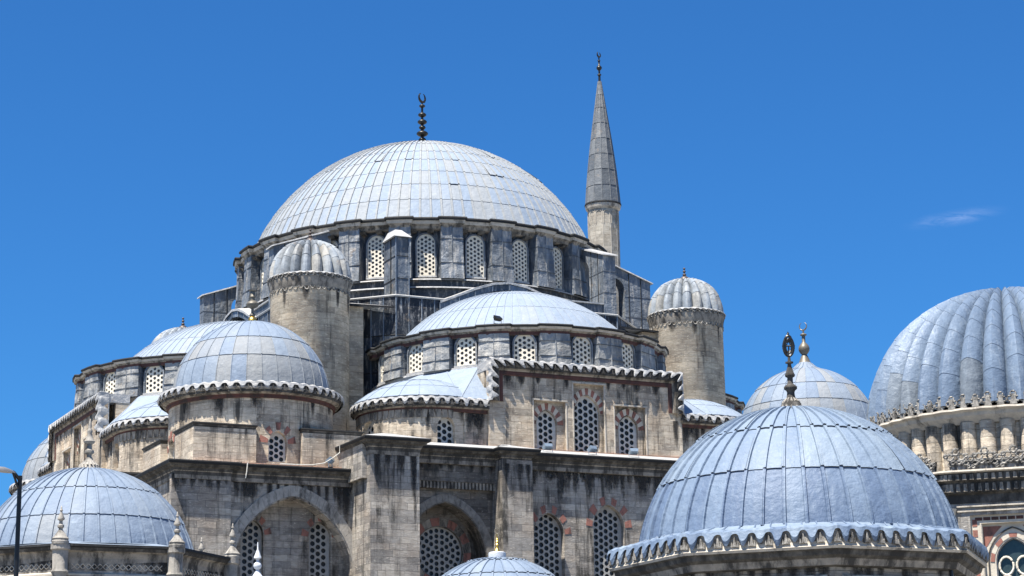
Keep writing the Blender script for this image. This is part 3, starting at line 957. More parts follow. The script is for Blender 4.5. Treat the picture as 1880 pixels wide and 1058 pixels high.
# the front left one is a free standing pillar with a hipped cap instead
for ch in [o for o in COL.objects if o.parent == fl2]: bpy.data.objects.remove(ch)
bpy.data.objects.remove(fl2)
M = MB()
for i, (z0, z1) in enumerate(((27.3, 28.6), (28.6, 29.9), (29.9, 31.0))):
    M.box(-7.02, -6.25, -12.43, -10.6, z0, z1 - 0.03, 'lead_pier' if i != 5 else 'lead_dark', 0.2 + 0.2 * (i % 2), bot=False)
    M.box(-7.05, -6.22, -12.455, -10.57, z1 - 0.03, z1, 'lead_black')
M.hexa([(-7.2, -12.6, 31.0), (-6.1, -12.6, 31.0), (-6.1, -10.8, 31.0), (-7.2, -10.8, 31.0)], [(-6.85, -11.9, 31.55), (-6.45, -11.9, 31.55), (-6.45, -10.8, 31.6), (-6.85, -10.8, 31.6)], 'lead_edge')
rolls(M, (-7.05, -12.46), (-6.25, -12.46), 27.4, 31.0, 0.8); M.tube([(-7.05, -11.7, 27.4), (-7.05, -11.7, 31)], .03, 5, 'lead_black')
pl = M.build('buttress_pillar', mosque)
pl['label'] = 'lead-clad pillar with a pale hipped cap'

# ---- half dome with its drum
HY = -13.22
hd = dome('half_dome', mosque, 0, HY + 0.35, 19.15, 8.9, [54.6, 38, 22, 4], 46, 'lead_main', a0=PI - R_(10), a1=2 * PI + R_(10), rib=0.06, ribh=0.03, lip=0.012, ribtone=0.6, tv=0.5, tanp=0.08, skirt=(8.4, 24.42))
M = MB()
hp = R_(-90)
M.revolve([(8.0, 21.9), (8.0, 24.2)], 60, 0, HY, 'lead_dark', PI - R_(12), 2 * PI + R_(12))
M.revolve([(8.03, 22.34), (8.35, 22.26), (8.36, 22.16), (8.1, 21.8)], 60, 0, HY, 'lead_edge', PI - R_(12), 2 * PI + R_(12))
hdr = M.build('half_dome_drum', mosque, smooth=True, angle=20)
wm2 = window_mesh(1.12, 1.58, 'round', 0.27, 0.092, 'lattice', 'lead_pier', 0.09, 0.10)
M = MB(); pier_mesh(M, 8.0, 8.42, 1.72, 1.62, 22.2, 23.95, 0.1, 'lead_pier', up=0.22)
pm = M.build('buttress_pier', None); pme2 = pm.data; bpy.data.objects.remove(pm)
for k in range(-4, 5):
    a = R_(22.5) * k
    if abs(k) <= 4: window(hdr, wm2, 8.06 * math.sin(a), HY - 8.06 * math.cos(a), 22.40, a)
    if k < 4: link('buttress_pier', pme2, hdr, (0, HY, 0), a + R_(11.25))
M = MB()
path = []
for k in range(-5, 5):
    a = R_(22.5) * k
    for t in range(4): path.append((8.40, a - R_(4.5) + R_(9) * t / 3))
    path.append((8.66, a + R_(5.2))); path.append((8.66, a + R_(11.25))); path.append((8.66, a + R_(17.3)))
path = [(r * math.sin(q), HY - r * math.cos(q)) for r, q in path if R_(-104) < q < R_(104)]
fr = frames_h(path, 24.38)
prof = [(-0.9, 0.10), (0.02, 0.06), (0.05, 0.0), (0.03, -0.07), (-0.03, -0.08), (-0.07, -0.2), (-0.16, -0.25), (-0.17, -0.28), (-0.2, -0.29), (-0.2, -0.48), (-0.6, -0.46)]
sweepF(M, fr, prof, None, False, mats=['lead_edge', 'lead_black', 'lead_black', 'lead_black', 'cornice_lt', 'cornice', 'cornice', 'cornice', 'winered', 'soffit'], caps=False)
M.build('cornice', hdr)

# ---- exedrae (small half domes with scalloped eaves), left and right of the pediment
EX, EY, ER = -8.1, -18.3, 3.35
def make_exedra(sg):
    M = MB()
    L = 2 * PI * ER
    holes = []
    wins = [(0.0, 1.0, 1.42), (-R_(78), 1.0, 1.42), (-R_(156), 1.0, 1.42)]
    for (a, w, h) in wins:
        holes.append(arch(w, 17.6, 17.6 + h, 'round', cx=a * ER * sg, n=6))
    ol = [(-L / 2, 16.5), (L / 2, 16.5), (L / 2, 19.75), (-L / 2, 19.75)]
    X0 = EX * -sg if sg < 0 else EX
    X0 = EX if sg > 0 else -EX
    T = lambda x, z, d: (X0 + (ER - d) * math.sin(x / ER), EY - (ER - d) * math.cos(x / ER), z)
    slab(M, ol, holes, 0.32, T, 'stone_up', sides=False, bend=[-L / 2 + L * i / 48 for i in range(1, 48)])
    for (q, w_, l_) in ((1.0, 0.6, 1.9), (-0.9, 0.5, 1.2), (-2.0, 0.5, 0.9), (0.55, 0.4, 0.8), (-3.2, 0.7, 1.4)):
        drip(M, T, q * sg * -1, 19.5, l_, w_, 4)
    ex = M.build('exedra', mosque, smooth=True, angle=25)
    w1 = window_mesh(1.0, 1.42, 'round', 0.34, 0.135, 'lattice_gr')
    for (a, w, h) in wins:
        a *= sg
        window(ex, w1, X0 + (ER - .28) * math.sin(a), EY - (ER - .28) * math.cos(a), 17.6, a)
    # corner pier next to the pediment
    M = MB()
    xa, xb = (-7.05, -5.4) if sg > 0 else (5.4, 7.05)
    M.box(xa, xb, -21.55, -18.5, 16.5, 19.75, 'stone_up')
    Tp = lambda x, z, d: (x, -21.55 + d, z)
    for (q, w_, l_) in ((-6.75, 0.9, 2.3), (-6.1, 0.9, 2.6), (-6.4, 1.1, 1.6)): drip(M, lambda x, z, d, o=0.002 * l_: Tp(x, z, d - o), q * sg, 19.6, l_, w_)
    M.build('corner_pier', ex)
    # eave: ring piece then straight piece to the pediment
    ring = []
    for k in range(41):
        a = R_(-125) + (R_(125) + R_(9)) * k / 40
        ring.append((X0 + 3.66 * math.sin(a * sg), EY - 3.66 * math.cos(a * sg)))
    tail = [(-7.2 * sg, -21.93), (-5.75 * sg, -21.93)]
    path = ring + tail
    if sg < 0: path = path[::-1]
    M = MB()
    fr = frames_h(path, 20.0)
    sweepF(M, fr, [(-0.6, -0.03), (-0.03, -0.22), (-0.06, -0.32), (-0.13, -0.36), (-0.18, -0.48), (-0.26, -0.50), (-0.28, -0.52), (-0.28, -0.66), (-0.5, -0.68)], None, False,
           mats=['carved', 'cornice_lt', 'cornice', 'cornice', 'cornice', 'winered', 'winered', 'winered'], caps=False)
    per = scallop(M, fr, 0.55, 0.36, 'lead_edge', 'cornice_dk', inner=(-0.35, 0.12))
    # shallow dentils cut under the band
    for k in range(22):
        a = (R_(-120) + R_(130) * k / 22) * sg
        M.hexa([(X0 + r * math.sin(a + q), EY - r * math.cos(a + q), 18.98 + 0.02 * abs(q)) for q, r in ((-.03, ER - .02), (.03, ER - .02), (.03, ER + .05), (-.03, ER + .05))],
               [(X0 + r * math.sin(a + q), EY - r * math.cos(a + q), 19.4) for q, r in ((-.045, ER - .02), (.045, ER - .02), (.045, ER + .05), (-.045, ER + .05))], 'cornice')
    M.build('cornice', ex)
    # roof: shallow lead half dome and a hipped sheet to the pediment
    d = dome('roof', ex, X0, EY, 20.1 - 3.95, 5.34, [42.5, 30, 16, 5], 22, 'lead_main', rib=0.05, ribh=0.025, lip=0.015, tv=0.35, tanp=0.0, skirt=(3.62, 20.06))
    M = MB()
    A = [(-7.35 * sg, -21.85, 20.05), (-5.6 * sg, -21.85, 20.05), (-5.35 * sg, -19.7, 22.2), (-6.6 * sg, -18.3, 22.2), (-7.6 * sg, -16.9, 22.1), (-9.6 * sg, -18.2, 21.2), (-9.3 * sg, -21.2, 20.1)]
    for q in ([0, 1, 2, 3], [0, 3, 4, 5], [0, 5, 6]): M.face([A[i] for i in q], 'lead_main', 0.45)
    for q in ((0, 3), (0, 2), (0, 5)): M.tube([A[q[0]], A[q[1]]], 0.03, 5, 'lead_main', .6)
    M.build('roof', ex)
    return ex
exL, exR = make_exedra(1), make_exedra(-1)

# ---- pediment wall with three windows
def make_pediment():
    yw = -21.8
    T = lambda x, z, d: (x, yw + d, z)
    wins = [(-2.3, 1.18, 17.5, 19.75, 0.3), (0.1, 1.5, 17.5, 20.7, 0.3), (2.56, 1.18, 17.5, 19.75, 0.3)]
    holes = [arch(w, z0, z1, 'pointed', cx=x, n=8) for x, w, z0, z1, _ in wins]
    recs = [[(-3.2, 17.3), (-1.25, 17.3), (-1.25, 20.2), (-3.2, 20.2)], [(-0.85, 17.3), (1.05, 17.3), (1.05, 21.25), (-0.85, 21.25)], [(1.6, 17.3), (3.55, 17.3), (3.55, 20.2), (1.6, 20.2)]]
    M = MB()
    slab(M, [(-5.75, 16.5), (5.75, 16.5), (5.75, 21.9), (-5.75, 21.9)], recs, 0.26, T, 'stone_up')
    T2 = lambda x, z, d: (x, yw + 0.26 + d, z)
    for r, h in zip(recs, holes): slab(M, r, [h], 0.26, T2, 'stone_up', sides=False)
    for h, (x, w, z0, z1, _) in zip(holes, wins):
        voussoirs(M, w + 0.06, z1 + 0.05, 'pointed', T2, 0.36, 6 if w < 1.3 else 8, ('red', 'cream'), cx=x)
        # slender colonnette mouldings beside the recess
    for r in recs:
        for x in (r[0][0], r[1][0]):
            M.tube([(x, yw + 0.02, 17.3), (x, yw + 0.02, r[2][1])], 0.055, 6, 'cornice_lt')
        M.box(r[0][0] - 0.05, r[1][0] + 0.05, yw - 0.06, yw + 0.1, r[2][1] + 0.005, r[2][1] + 0.09, 'cornice_lt')
    M.box(-7.0, 5.7, yw - 0.1, yw + 0.1, 17.3, 17.62, 'terracotta')
    for (q, w_, l_, zt_) in ((-4.7, 0.8, 1.2, 21.5), (-3.9, 0.9, 0.9, 21.5), (-2.9, 0.6, 0.7, 21.5), (-1.2, 0.6, 1.1, 21.5), (1.3, 0.5, 0.9, 21.5), (2.2, 0.5, 0.8, 21.5), (3.0, 0.9, 1.0, 21.5), (4.2, 0.8, 1.1, 21.5), (5.35, 0.7, 2.4, 19.6)):
        drip(M, T, q, zt_, l_, w_)
    pw = M.build('pediment_wall', mosque)
    for (x, w, z0, z1, _) in wins:
        me = window_mesh(w, z1 - z0, 'pointed', 0.36 if w > 1.3 else 0.33, 0.145 if w > 1.3 else 0.132, 'lattice_gr')
        window(pw, me, x, yw + 0.42, z0)
    # frame: across the top and down both sides, with scalloped lead edge
    M = MB()
    path = [(-5.72, 20.0), (-5.72, 22.2), (5.72, 22.2), (5.72, 20.0)]
    path = path[::-1]
    fr = frames_v([(x, z) for x, z in path], yw - 0.28)
    # B must point off the wall body
    if fr[1][2].z < 0: fr = [(p, n, b * -1) for p, n, b in fr]
    sweepF(M, fr, [(-0.5, 0.0), (-0.05, -0.2), (-0.08, -0.28), (-0.15, -0.34), (-0.18, -0.50), (-0.24, -0.56), (-0.22, -0.62), (-0.22, -0.76), (-0.3, -0.8)], None, False,
           mats=['carved', 'cornice_lt', 'cornice', 'cornice', 'cornice', 'winered', 'winered', 'winered'], caps=False)
    scallop(M, fr, 0.58, 0.36, 'lead_edge', 'cornice_dk', inner=(-0.6, 0.02))
    M.box(-5.7, 5.7, yw + 0.1, -20.3, 21.7, 22.19, 'lead_edge')
    M.box(-5.68, 5.68, yw + 0.72, -19.0, 16.5, 21.7, 'stone_up')
    M.build('cornice', pw)
    return pw
ped = make_pediment()

# ---- round turrets with fluted caps
def make_turret():
    M = MB()
    M.revolve([(2.18, 14.5), (2.18, 27.25), (2.22, 27.32), (2.25, 27.55), (2.30, 27.72), (2.30, 27.82), (2.2, 27.86)], 64, 0, 0, 'stone_tower',
              matf=lambda i: 'stone_tower' if i < 1 else 'cornice')
    for q in range(9):
        a = q * 0.72 + 0.3 * math.sin(q * 3.1)
        Tt = lambda x, z, d, a=a: ((2.18 - d) * math.cos(a + x / 2.18), (2.18 - d) * math.sin(a + x / 2.18), z)
        drip(M, Tt, 0, 27.25, 0.9 + 1.6 * ((q * 0.37) % 1), 0.4 + 0.5 * ((q * 0.61) % 1), 5)
    t = M.build('weight_turret', mosque, smooth=True, angle=30)
    M = MB()
    # carved loop band
    for k in range(44):
        a = 2 * PI * k / 44
        pts = []
        for q in range(9):
            b = PI * q / 8 + PI
            aa = a + 0.055 * math.cos(b)
            pts.append((2.205 * math.cos(aa), 2.205 * math.sin(aa), 27.22 + 0.17 * math.sin(b) + (0.05 if k % 2 else 0)))
        M.tube(pts, 0.032, 5, 'carved')
    for k in range(40):
        a = 2 * PI * k / 40
        pts = []
        for q in range(9):
            b = 2 * PI * q / 8
            aa = a + 0.055 * math.cos(b)
            pts.append((2.32 * math.cos(aa), 2.32 * math.sin(aa), 27.9 + 0.09 * math.sin(b)))
        M.tube(pts, 0.035, 5, 'carved', closed=False)
    fr = frames_h(ringpath(0, 0, 2.33, 80), 28.02, True)
    scallop(M, fr, 0.36, 0.10, 'lead_edge', 'carved', inner=(-0.3, 0.12), closed=True, lip=0.06, depth=0.16)
    M.build('cornice', t)
    dome('cap', t, 0, 0, 28.15, 2.08, [95, 66, 44, 24, 8], 20, 'lead_cap', flute=0.38, ribh=0.0, lip=0.02, tanp=0.25, sq=1.02)
    pr, z = bulbs([(0.34, 30.12), (0.32, 30.35), (0.12, 30.5)], [(0.12, 0.18, 0.04, 0.03), (0.1, 0.16, 0.03, 0.03), (0.08, 0.14, 0.02, 0.0)], 30.5)
    finial('finial', t, 0, 0, 0, pr, 'copper', n=10)
    return t
tur = make_turret(); tur.location = (-12.02, -12.02, 0)

# ---- corner domes on square bases
def make_corner():
    R = 4.2; M = MB(); L = 2 * PI * R
    T = lambda x, z, d: ((R - d) * math.sin(x / R), -(R - d) * math.cos(x / R), z)
    wins = [0, PI / 2, -PI / 2, PI * 0.98]
    holes = [arch(0.98, 16.3, 17.85, 'pointed', cx=a * R, n=6) for a in (0, PI / 2, -PI / 2)]
    slab(M, [(-L / 2, 15.6), (L / 2, 15.6), (L / 2, 19.7), (-L / 2, 19.7)], holes, 0.3, T, 'stone_up', sides=False, bend=[-L / 2 + L * i / 60 for i in range(1, 60)])
    for a in (0, PI / 2, -PI / 2):
        T2 = lambda x, z, d, a=a: T(x + a * R, z, d)
        voussoirs(M, 1.04, 17.9, 'pointed', T2, 0.42, 4, ('red', None), proud=0.03)
    for q in range(11):
        drip(M, T, -12.5 + q * 2.35 + 0.5 * math.sin(q * 2.3), 19.5, 0.7 + 1.1 * ((q * 0.43) % 1), 0.5 + 0.6 * ((q * 0.71) % 1), 5)
    b = M.build('corner_dome_drum', mosque, smooth=True, angle=25)
    me = window_mesh(0.98, 1.55, 'pointed', 0.3, 0.12, 'lattice_gr')
    for a in (0, PI / 2, -PI / 2): window(b, me, (R - .26) * math.sin(a), -(R - .26) * math.cos(a), 16.3, a)
    M = MB()
    fr = frames_h(ringpath(0, 0, 4.68, 120), 20.2, True)
    sweepF(M, fr, [(-0.6, -0.03), (-0.03, -0.22), (-0.05, -0.34), (-0.14, -0.38), (-0.2, -0.5), (-0.34, -0.54), (-0.38, -0.56), (-0.38, -0.72), (-0.6, -0.74)], None, True,
           mats=['carved', 'cornice_lt', 'cornice', 'cornice', 'cornice', 'winered', 'winered', 'winered'])
    scallop(M, fr, 0.60, 0.38, 'lead_edge', 'cornice_dk', inner=(-0.5, 0.10), closed=True)
    M.build('cornice', b)
    d = dome('dome', b, 0, 0, 20.2, 4.0, [88, 66.5, 48.5, 4], 32, 'lead', rib=0.05, ribh=0.03, lip=0.025, tanp=0.25, basetan=0.5, skirt=(4.3, 20.27))
    # square corner blocks with lead roofs
    for (sx, sy) in ((-1, -1), (1, -1), (-1, 1)):
        M = MB()
        x0, x1 = sorted((sx * 4.4, sx * 1.2)); y0, y1 = sorted((sy * 4.4, sy * 1.2))
        M.box(x0, x1, y0, y1, 15.4, 17.8, 'stone_up', bot=False)
        P = [(x0, y0), (x1, y0), (x1, y1), (x0, y1)]
        fr = frames_h(P, 18.0, True)
        sweepF(M, fr, [(-1.4, 0.22), (0.06, 0.03), (0.08, -0.03), (0.02, -0.07), (-0.02, -0.15), (-0.1, -0.24), (-0.25, -0.3)], None, True, mats=['lead_edge', 'lead_black', 'lead_black', 'cornice_dk', 'cornice_dk', 'cornice_dk'])
        M.build('corner_block', b)
    M = MB(); M.box(-4.5, 4.5, -4.62, -4.3, 15.75, 15.98, 'terracotta'); M.build('mortar_fillet', b)
    return b
cor = make_corner(); cor.location = (-17.03, -17.03, 0)
pr, z = bulbs([(0.3, 24.15), (0.22, 24.35), (0.1, 24.5)], [(0.16, 0.22, 0.07, 0.25), (0.34, 0.42, 0.12, 0.14), (0.16, 0.1, 0.13, 0.25), (0.2, 0.06, 0.08, 0.0)], 24.5)
def gold(M): M.revolve([(0.24, 24.12), (0.26, 24.3), (0.17, 24.5), (0.0, 24.56)], 12, 0, 0, 'gold')
fo = finial('finial', cor, 0, 0, 0, pr, 'bronze_lt', extra=gold)

# ---- copies of the symmetric upper storeys on the other three sides
for k in (1, 2, 3):
    for o in (g0, hd, hdr, exL, exR, ped, tur):
        c = rotcopy(o, k)
        if o is hd and k == 1: c.location = (0.4, 0, -0.05)      # the left half dome is a little slighter
for k in (1, 2, 3):
    c = copy_tree(cor, mosque)
    a = -PI / 2 * k
    x, y = -17.03, -17.03
    c.location = (x * math.cos(a) - y * math.sin(a), x * math.sin(a) + y * math.cos(a), 0)
    c.rotation_euler = (0, 0, a)
    if k == 3:      # front right corner: tall bulb with a crescent
        for ch in list(COL.objects):
            if ch.parent == c and ch.name.startswith('finial'): bpy.data.objects.remove(ch)
        pr, z = bulbs([(0.5, 24.32), (0.38, 24.5), (0.2, 24.95), (0.12, 25.1)], [(0.33, 0.8, 0.10, 0.35), (0.2, 0.2, 0.05, 0.22)], 25.0)
        finial('finial', c, 0, 0, 0, pr, 'bronze_lt', crescent=(0.24, 0.035, z + 0.2))
        M = MB(); M.revolve([(2.3, 23.44), (1.75, 23.74), (1.2, 24.0), (0.7, 24.22), (0.4, 24.5), (0.32, 24.6)], 32, 0, 0, 'lead', tone=0.6)
        for q in range(16):
            a_ = 2 * PI * q / 16
            M.tube([(r_ * math.cos(a_), r_ * math.sin(a_), z_ + .01) for r_, z_ in ((2.3, 23.44), (1.75, 23.74), (1.2, 24.0), (0.7, 24.22), (0.4, 24.5))], 0.03, 5, 'lead', 0.3)
        M.build('ogee_tip', c, smooth=True)

# ---- outer walls
def cornice_run(M, path, z, closed=False, rise=0.12, out=0.5):
    fr = frames_h(path, z, closed)
    sweepF(M, fr, [(-1.5, rise), (0.02, 0.04), (0.04, -0.02), (0.0, -0.14), (-0.10, -0.16), (-0.14, -0.24), (-0.28, -0.30), (-0.32, -0.42), (-0.36, -0.46), (-0.39, -0.62), (-0.40, -0.8), (-0.75, -0.82)], None, closed,
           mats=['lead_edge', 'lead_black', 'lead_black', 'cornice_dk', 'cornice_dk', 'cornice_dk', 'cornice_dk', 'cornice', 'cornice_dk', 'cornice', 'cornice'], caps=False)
Z0 = GROUND
def plane_wall(M, x0, x1, y, z0, z1, holes=(), thick=0.5, mat='stone_low'):
    slab(M, [(x0, z0), (x1, z0), (x1, z1), (x0, z1)], list(holes), thick, lambda x, z, d: (x, y + d, z), mat, sides=False)
# front wall: corner bay with the big blind arch
M = MB()
bigarch = arch(6.2, 4.0, 14.38, 'pointed', cx=-16.7, n=14, c=0.30)
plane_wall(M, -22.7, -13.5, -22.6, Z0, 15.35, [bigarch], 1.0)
cw = [arch(1.16, 8.5, 13.35, 'pointed', cx=-18.45, n=8), arch(1.16, 8.5, 13.35, 'pointed', cx=-14.95, n=8)]
plane_wall(M, -19.85, -13.6, -21.62, Z0, 14.6, cw, 0.35)
T = lambda x, z, d: (x, -22.6 + d, z)
M.box(-22.9, -19.95, -22.85, -22.55, Z0, 15.2, 'stone_low')
voussoirs(M, 6.28, 14.44, 'pointed', T, 0.55, 15, ('arch_stone', 'arch_stone'), c=0.30, cx=-16.7, proud=0.05)
T = lambda x, z, d: (x, -21.62 + d, z)
for x in (-18.45, -14.95): voussoirs(M, 1.22, 13.4, 'pointed', T, 0.36, 4, ('red', None), cx=x, proud=0.02)
Tf = lambda x, z, d: (x, -22.6 + d, z)
rd = random.Random(5)
for k in range(15):
    drip(M, lambda x, z, d, k=k: Tf(x, z, d - 0.001 * k), -19.6 + 0.42 * k, 15.25, 0.7 + 2.0 * rd.random(), 0.35 + 0.5 * rd.random())
for k in range(7):
    drip(M, lambda x, z, d, k=k: Tf(x, z, d - 0.25 - 0.001 * k), -22.7 + 0.42 * k, 15.25, 0.5 + 1.2 * rd.random(), 0.35 + 0.4 * rd.random())
for (q, w_, l_, zt_) in ((-13.95, 1.0, 4.5, 15.3), (-14.3, 0.9, 3.0, 15.3)):
    drip(M, lambda x, z, d, q=q: Tf(x, z, d - 0.02 - 0.0007 * q), q, zt_, l_, w_)
fw_ = M.build('outer_wall', mosque)
fw_['label'] = 'grey stone front wall with deep blind arches'
for x in (-18.45, -14.95):
    window(fw_, window_mesh(1.16, 4.85, 'pointed', 0.33, 0.125, 'lattice_low', c=0.35), x, -21.34, 8.5)
M = MB()
# big buttress
M.box(-13.64, -11.06, -25.0, -21.5, Z0, 16.6, 'stone_low')
Tb = lambda x, z, d: (x, -25.0 + d, z)
for i_, (q, w_, l_) in enumerate(((-13.3, 0.6, 1.5), (-12.7, 0.8, 1.1), (-12.0, 0.7, 1.9), (-11.4, 0.6, 3.4), (-11.3, 0.4, 6.0))): drip(M, lambda x, z, d, i_=i_: Tb(x, z, d - .001 * i_), q, 16.4, l_, w_)
M.build('buttress', fw_)
M = MB()
# recessed bay between the buttresses
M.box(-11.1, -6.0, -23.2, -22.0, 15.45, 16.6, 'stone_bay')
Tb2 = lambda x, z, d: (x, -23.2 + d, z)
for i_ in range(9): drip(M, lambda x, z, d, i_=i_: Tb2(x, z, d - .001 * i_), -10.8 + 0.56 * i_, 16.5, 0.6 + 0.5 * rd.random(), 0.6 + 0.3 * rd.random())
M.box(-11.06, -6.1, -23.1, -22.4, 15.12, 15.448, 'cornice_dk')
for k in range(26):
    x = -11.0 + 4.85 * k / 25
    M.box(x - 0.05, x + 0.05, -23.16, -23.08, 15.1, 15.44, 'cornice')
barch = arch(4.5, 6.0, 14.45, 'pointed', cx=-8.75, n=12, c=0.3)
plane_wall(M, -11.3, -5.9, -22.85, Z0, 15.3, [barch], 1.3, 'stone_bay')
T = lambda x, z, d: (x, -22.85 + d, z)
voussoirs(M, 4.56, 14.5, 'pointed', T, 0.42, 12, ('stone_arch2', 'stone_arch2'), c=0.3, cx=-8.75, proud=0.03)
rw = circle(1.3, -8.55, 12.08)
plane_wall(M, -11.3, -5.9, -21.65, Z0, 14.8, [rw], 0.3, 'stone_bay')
T = lambda x, z, d: (x, -21.65 + d, z)
voussoirs(M, 2.66, 13.41, 'circle', T, 0.42, 10, ('red', 'cornice'), cx=-8.55, proud=0.02)
M.build('recessed_bay', fw_)
window(fw_, window_mesh(2.6, 2.6, 'circle', 0.3, 0.115, 'lattice_low'), -8.55, -21.45, 10.78)
M = MB()
M.box(-6.1, -4.4, -24.0, -22.0, Z0, 16.6, 'stone_low')
Tb3 = lambda x, z, d: (x, -24.0 + d, z)
for i_, (q, w_, l_) in enumerate(((-5.8, 0.5, 1.2), (-5.1, 0.7, 2.0), (-4.65, 0.5, 1.4))): drip(M, lambda x, z, d, i_=i_: Tb3(x, z, d - .001 * i_), q, 16.4, l_, w_)
M.build('buttress', fw_)
M = MB()
mw = [(-2.97, 1.72, 8.0, 14.15), (0.5, 1.85, 8.0, 14.72), (3.95, 1.85, 8.0, 14.72)]
plane_wall(M, -4.6, 23.0, -22.9, Z0, 16.6, [arch(w, a, b, 'pointed', cx=x, n=10) for x, w, a, b in mw], 0.45)
T = lambda x, z, d: (x, -22.9 + d, z)
for x, w, a, b in mw: voussoirs(M, w + 0.06, b + 0.06, 'pointed', T, 0.42, 5, ('red', None), cx=x, proud=0.02)
Tw = lambda x, z, d: (x, -22.9 + d, z)
for i_ in range(24): drip(M, lambda x, z, d, i_=i_: Tw(x, z, d - .0008 * i_), -4.2 + 0.4 * i_, 16.45, 0.8 + 2.2 * rd.random(), 0.5 + 0.8 * rd.random())
M.box(22.3, 22.95, -22.85, 22.7, Z0, 16.0, 'stone_low')
M.build('wall_bay', fw_)
for x, w, a, b in mw: window(fw_, window_mesh(w, b - a, 'pointed', 0.335, 0.13, 'lattice_low'), x, -22.55, a)
# cornices of the front
M = MB()
cornice_run(M, [(-23.15, -15.0), (-23.15, -23.3), (-19.6, -23.3), (-19.6, -23.1), (-13.7, -23.1)], 15.8)
cornice_run(M, [(-14.08, -17.0), (-14.08, -25.42), (-10.64, -25.42), (-10.64, -23.75), (-6.45, -23.75), (-6.45, -24.35), (-4.1, -24.35), (-4.1, -23.45), (23.4, -23.45), (23.4, 10)], 17.12, rise=0.44)
M.build('cornice', fw_)
M = MB()
# flat lead roofs behind the parapets, terracotta fillet
M.face([(-22.9, -22.9, 15.86), (-13.6, -22.9, 15.86), (-13.6, -12.0, 15.86), (-22.9, -12.0, 15.86)], 'lead_edge')
M.face([(-13.9, -25.1, 17.2), (-10.8, -25.1, 17.2), (-10.8, -12.0, 17.2), (-13.9, -12.0, 17.2)], 'lead_edge')
M.face([(-10.8, -23.3, 17.16), (23.2, -23.3, 17.16), (23.2, 10, 17.16), (-10.8, 10, 17.16)], 'lead_edge')
M.box(-13.9, -13.6, -24.6, -14, 15.2, 17.1, 'stone_low')
M.box(-21.6, -13.7, -21.85, -21.52, 15.87, 16.08, 'terracotta')
M.build('roof', fw_)
# left wall and projecting porch block
M = MB()
T = lambda x, z, d: (-22.7 + d, -x, z)
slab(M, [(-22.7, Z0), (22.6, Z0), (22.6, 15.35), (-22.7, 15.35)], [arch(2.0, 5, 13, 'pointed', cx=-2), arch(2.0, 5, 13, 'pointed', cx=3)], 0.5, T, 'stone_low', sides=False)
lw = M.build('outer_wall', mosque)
lw['label'] = 'side wall on the left, receding behind the low tomb dome'
for y in (2, -3): window(lw, window_mesh(2.0, 8.0, 'pointed', 0.36, 0.14, 'lattice_gr'), -22.4, y, 5, -PI / 2)
M = MB()
cornice_run(M, [(-23.15, 22.6), (-23.15, -15.0)], 15.8)
M.face([(-22.9, 22.6, 15.86), (-22.9, -12, 15.86), (-9, -12, 15.86), (-9, 22.6, 15.86)], 'lead_edge')
M.box(-23.5, -20.8, -13.4, -8.2, Z0, 16.2, 'stone_up')
cornice_run(M, [(-23.7, -8.0), (-23.7, -13.6), (-20.6, -13.6)], 16.55)
M.face([(-23.6, -13.5, 16.62), (-20.6, -13.5, 16.66), (-20.6, -8, 16.66), (-23.6, -8, 16.62)], 'lead_edge')
M.build('cornice', lw)
M = MB()
M.box(-22.6, 22.2, 21.8, 22.5, Z0, 16.0, 'stone_low')
M.build('outer_wall', mosque)

# ================================================================== MINARET
mn = tag(bpy.data.objects.new('minaret', None), 'slender stone minaret with a tall pointed lead cone, rising behind the main dome', 'minaret')
COL.objects.link(mn); mn.location = (23.85, 20.0, GROUND)
M = MB()
def poly16(r0, r1, z0, z1, mat, n=12, tones=False):
    for k in range(n):
        a, b = 2 * PI * k / n, 2 * PI * (k + 1) / n
        M.face([(r0 * math.cos(a), r0 * math.sin(a), z0), (r0 * math.cos(b), r0 * math.sin(b), z0), (r1 * math.cos(b), r1 * math.sin(b), z1), (r1 * math.cos(a), r1 * math.sin(a), z1)], mat, random.random() if tones else 0.5,
               [(k * 0.63, z0), (k * .63 + .63, z0), (k * .63 + .63, z1), (k * .63, z1)])
g_ = -GROUND
poly16(1.24, 1.2, 0, 44.3 + g_, 'stone_min')
for k in range(12):
    a = 2 * PI * k / 12
    M.tube([(1.2 * math.cos(a), 1.2 * math.sin(a), 20), (1.2 * math.cos(a), 1.2 * math.sin(a), 44.0 + g_)], 0.022, 5, 'cornice_lt')
    # arched panels under the cone
    am = a + PI / 12
    T = lambda x, z, d, am=am: ((1.175 - d) * math.cos(am) - x * math.sin(am), (1.175 - d) * math.sin(am) + x * math.cos(am), z)
    pts = [(x, z) for x, z in arch(0.46, 42.9 + g_, 43.95 + g_, 'round', n=5)]
    M.tube([T(x, z, 0.0) for x, z in pts], 0.03, 5, 'cornice_lt')
M.revolve([(1.2, 44.1 + g_), (1.34, 44.25 + g_), (1.40, 44.5 + g_), (1.44, 44.55 + g_), (1.42, 44.66 + g_), (1.2, 44.7 + g_)], 32, 0, 0, 'cornice', matf=lambda i: 'cornice_lt' if i < 2 else 'lead_black')
M.build('shaft', mn)
M = MB()
zs = [44.66, 46.0, 47.3, 48.6, 49.9, 51.2, 52.5, 53.6, 54.75]
def cr(z): 
    t = (z - 44.66) / (54.9 - 44.66)
    return 1.26 * (1 - t) ** 0.93 * (1 + 0.10 * math.sin(PI * t)) + 0.09
for i in range(len(zs) - 1):
    poly16(cr(zs[i]) + 0.025, cr(zs[i + 1]), zs[i] + g_, zs[i + 1] + g_, 'lead_cone', tones=True)
    M.revolve([(cr(zs[i]) + 0.026, zs[i] + g_), (cr(zs[i]) - 0.03, zs[i] - 0.03 + g_)], 12, 0, 0, 'lead_black')
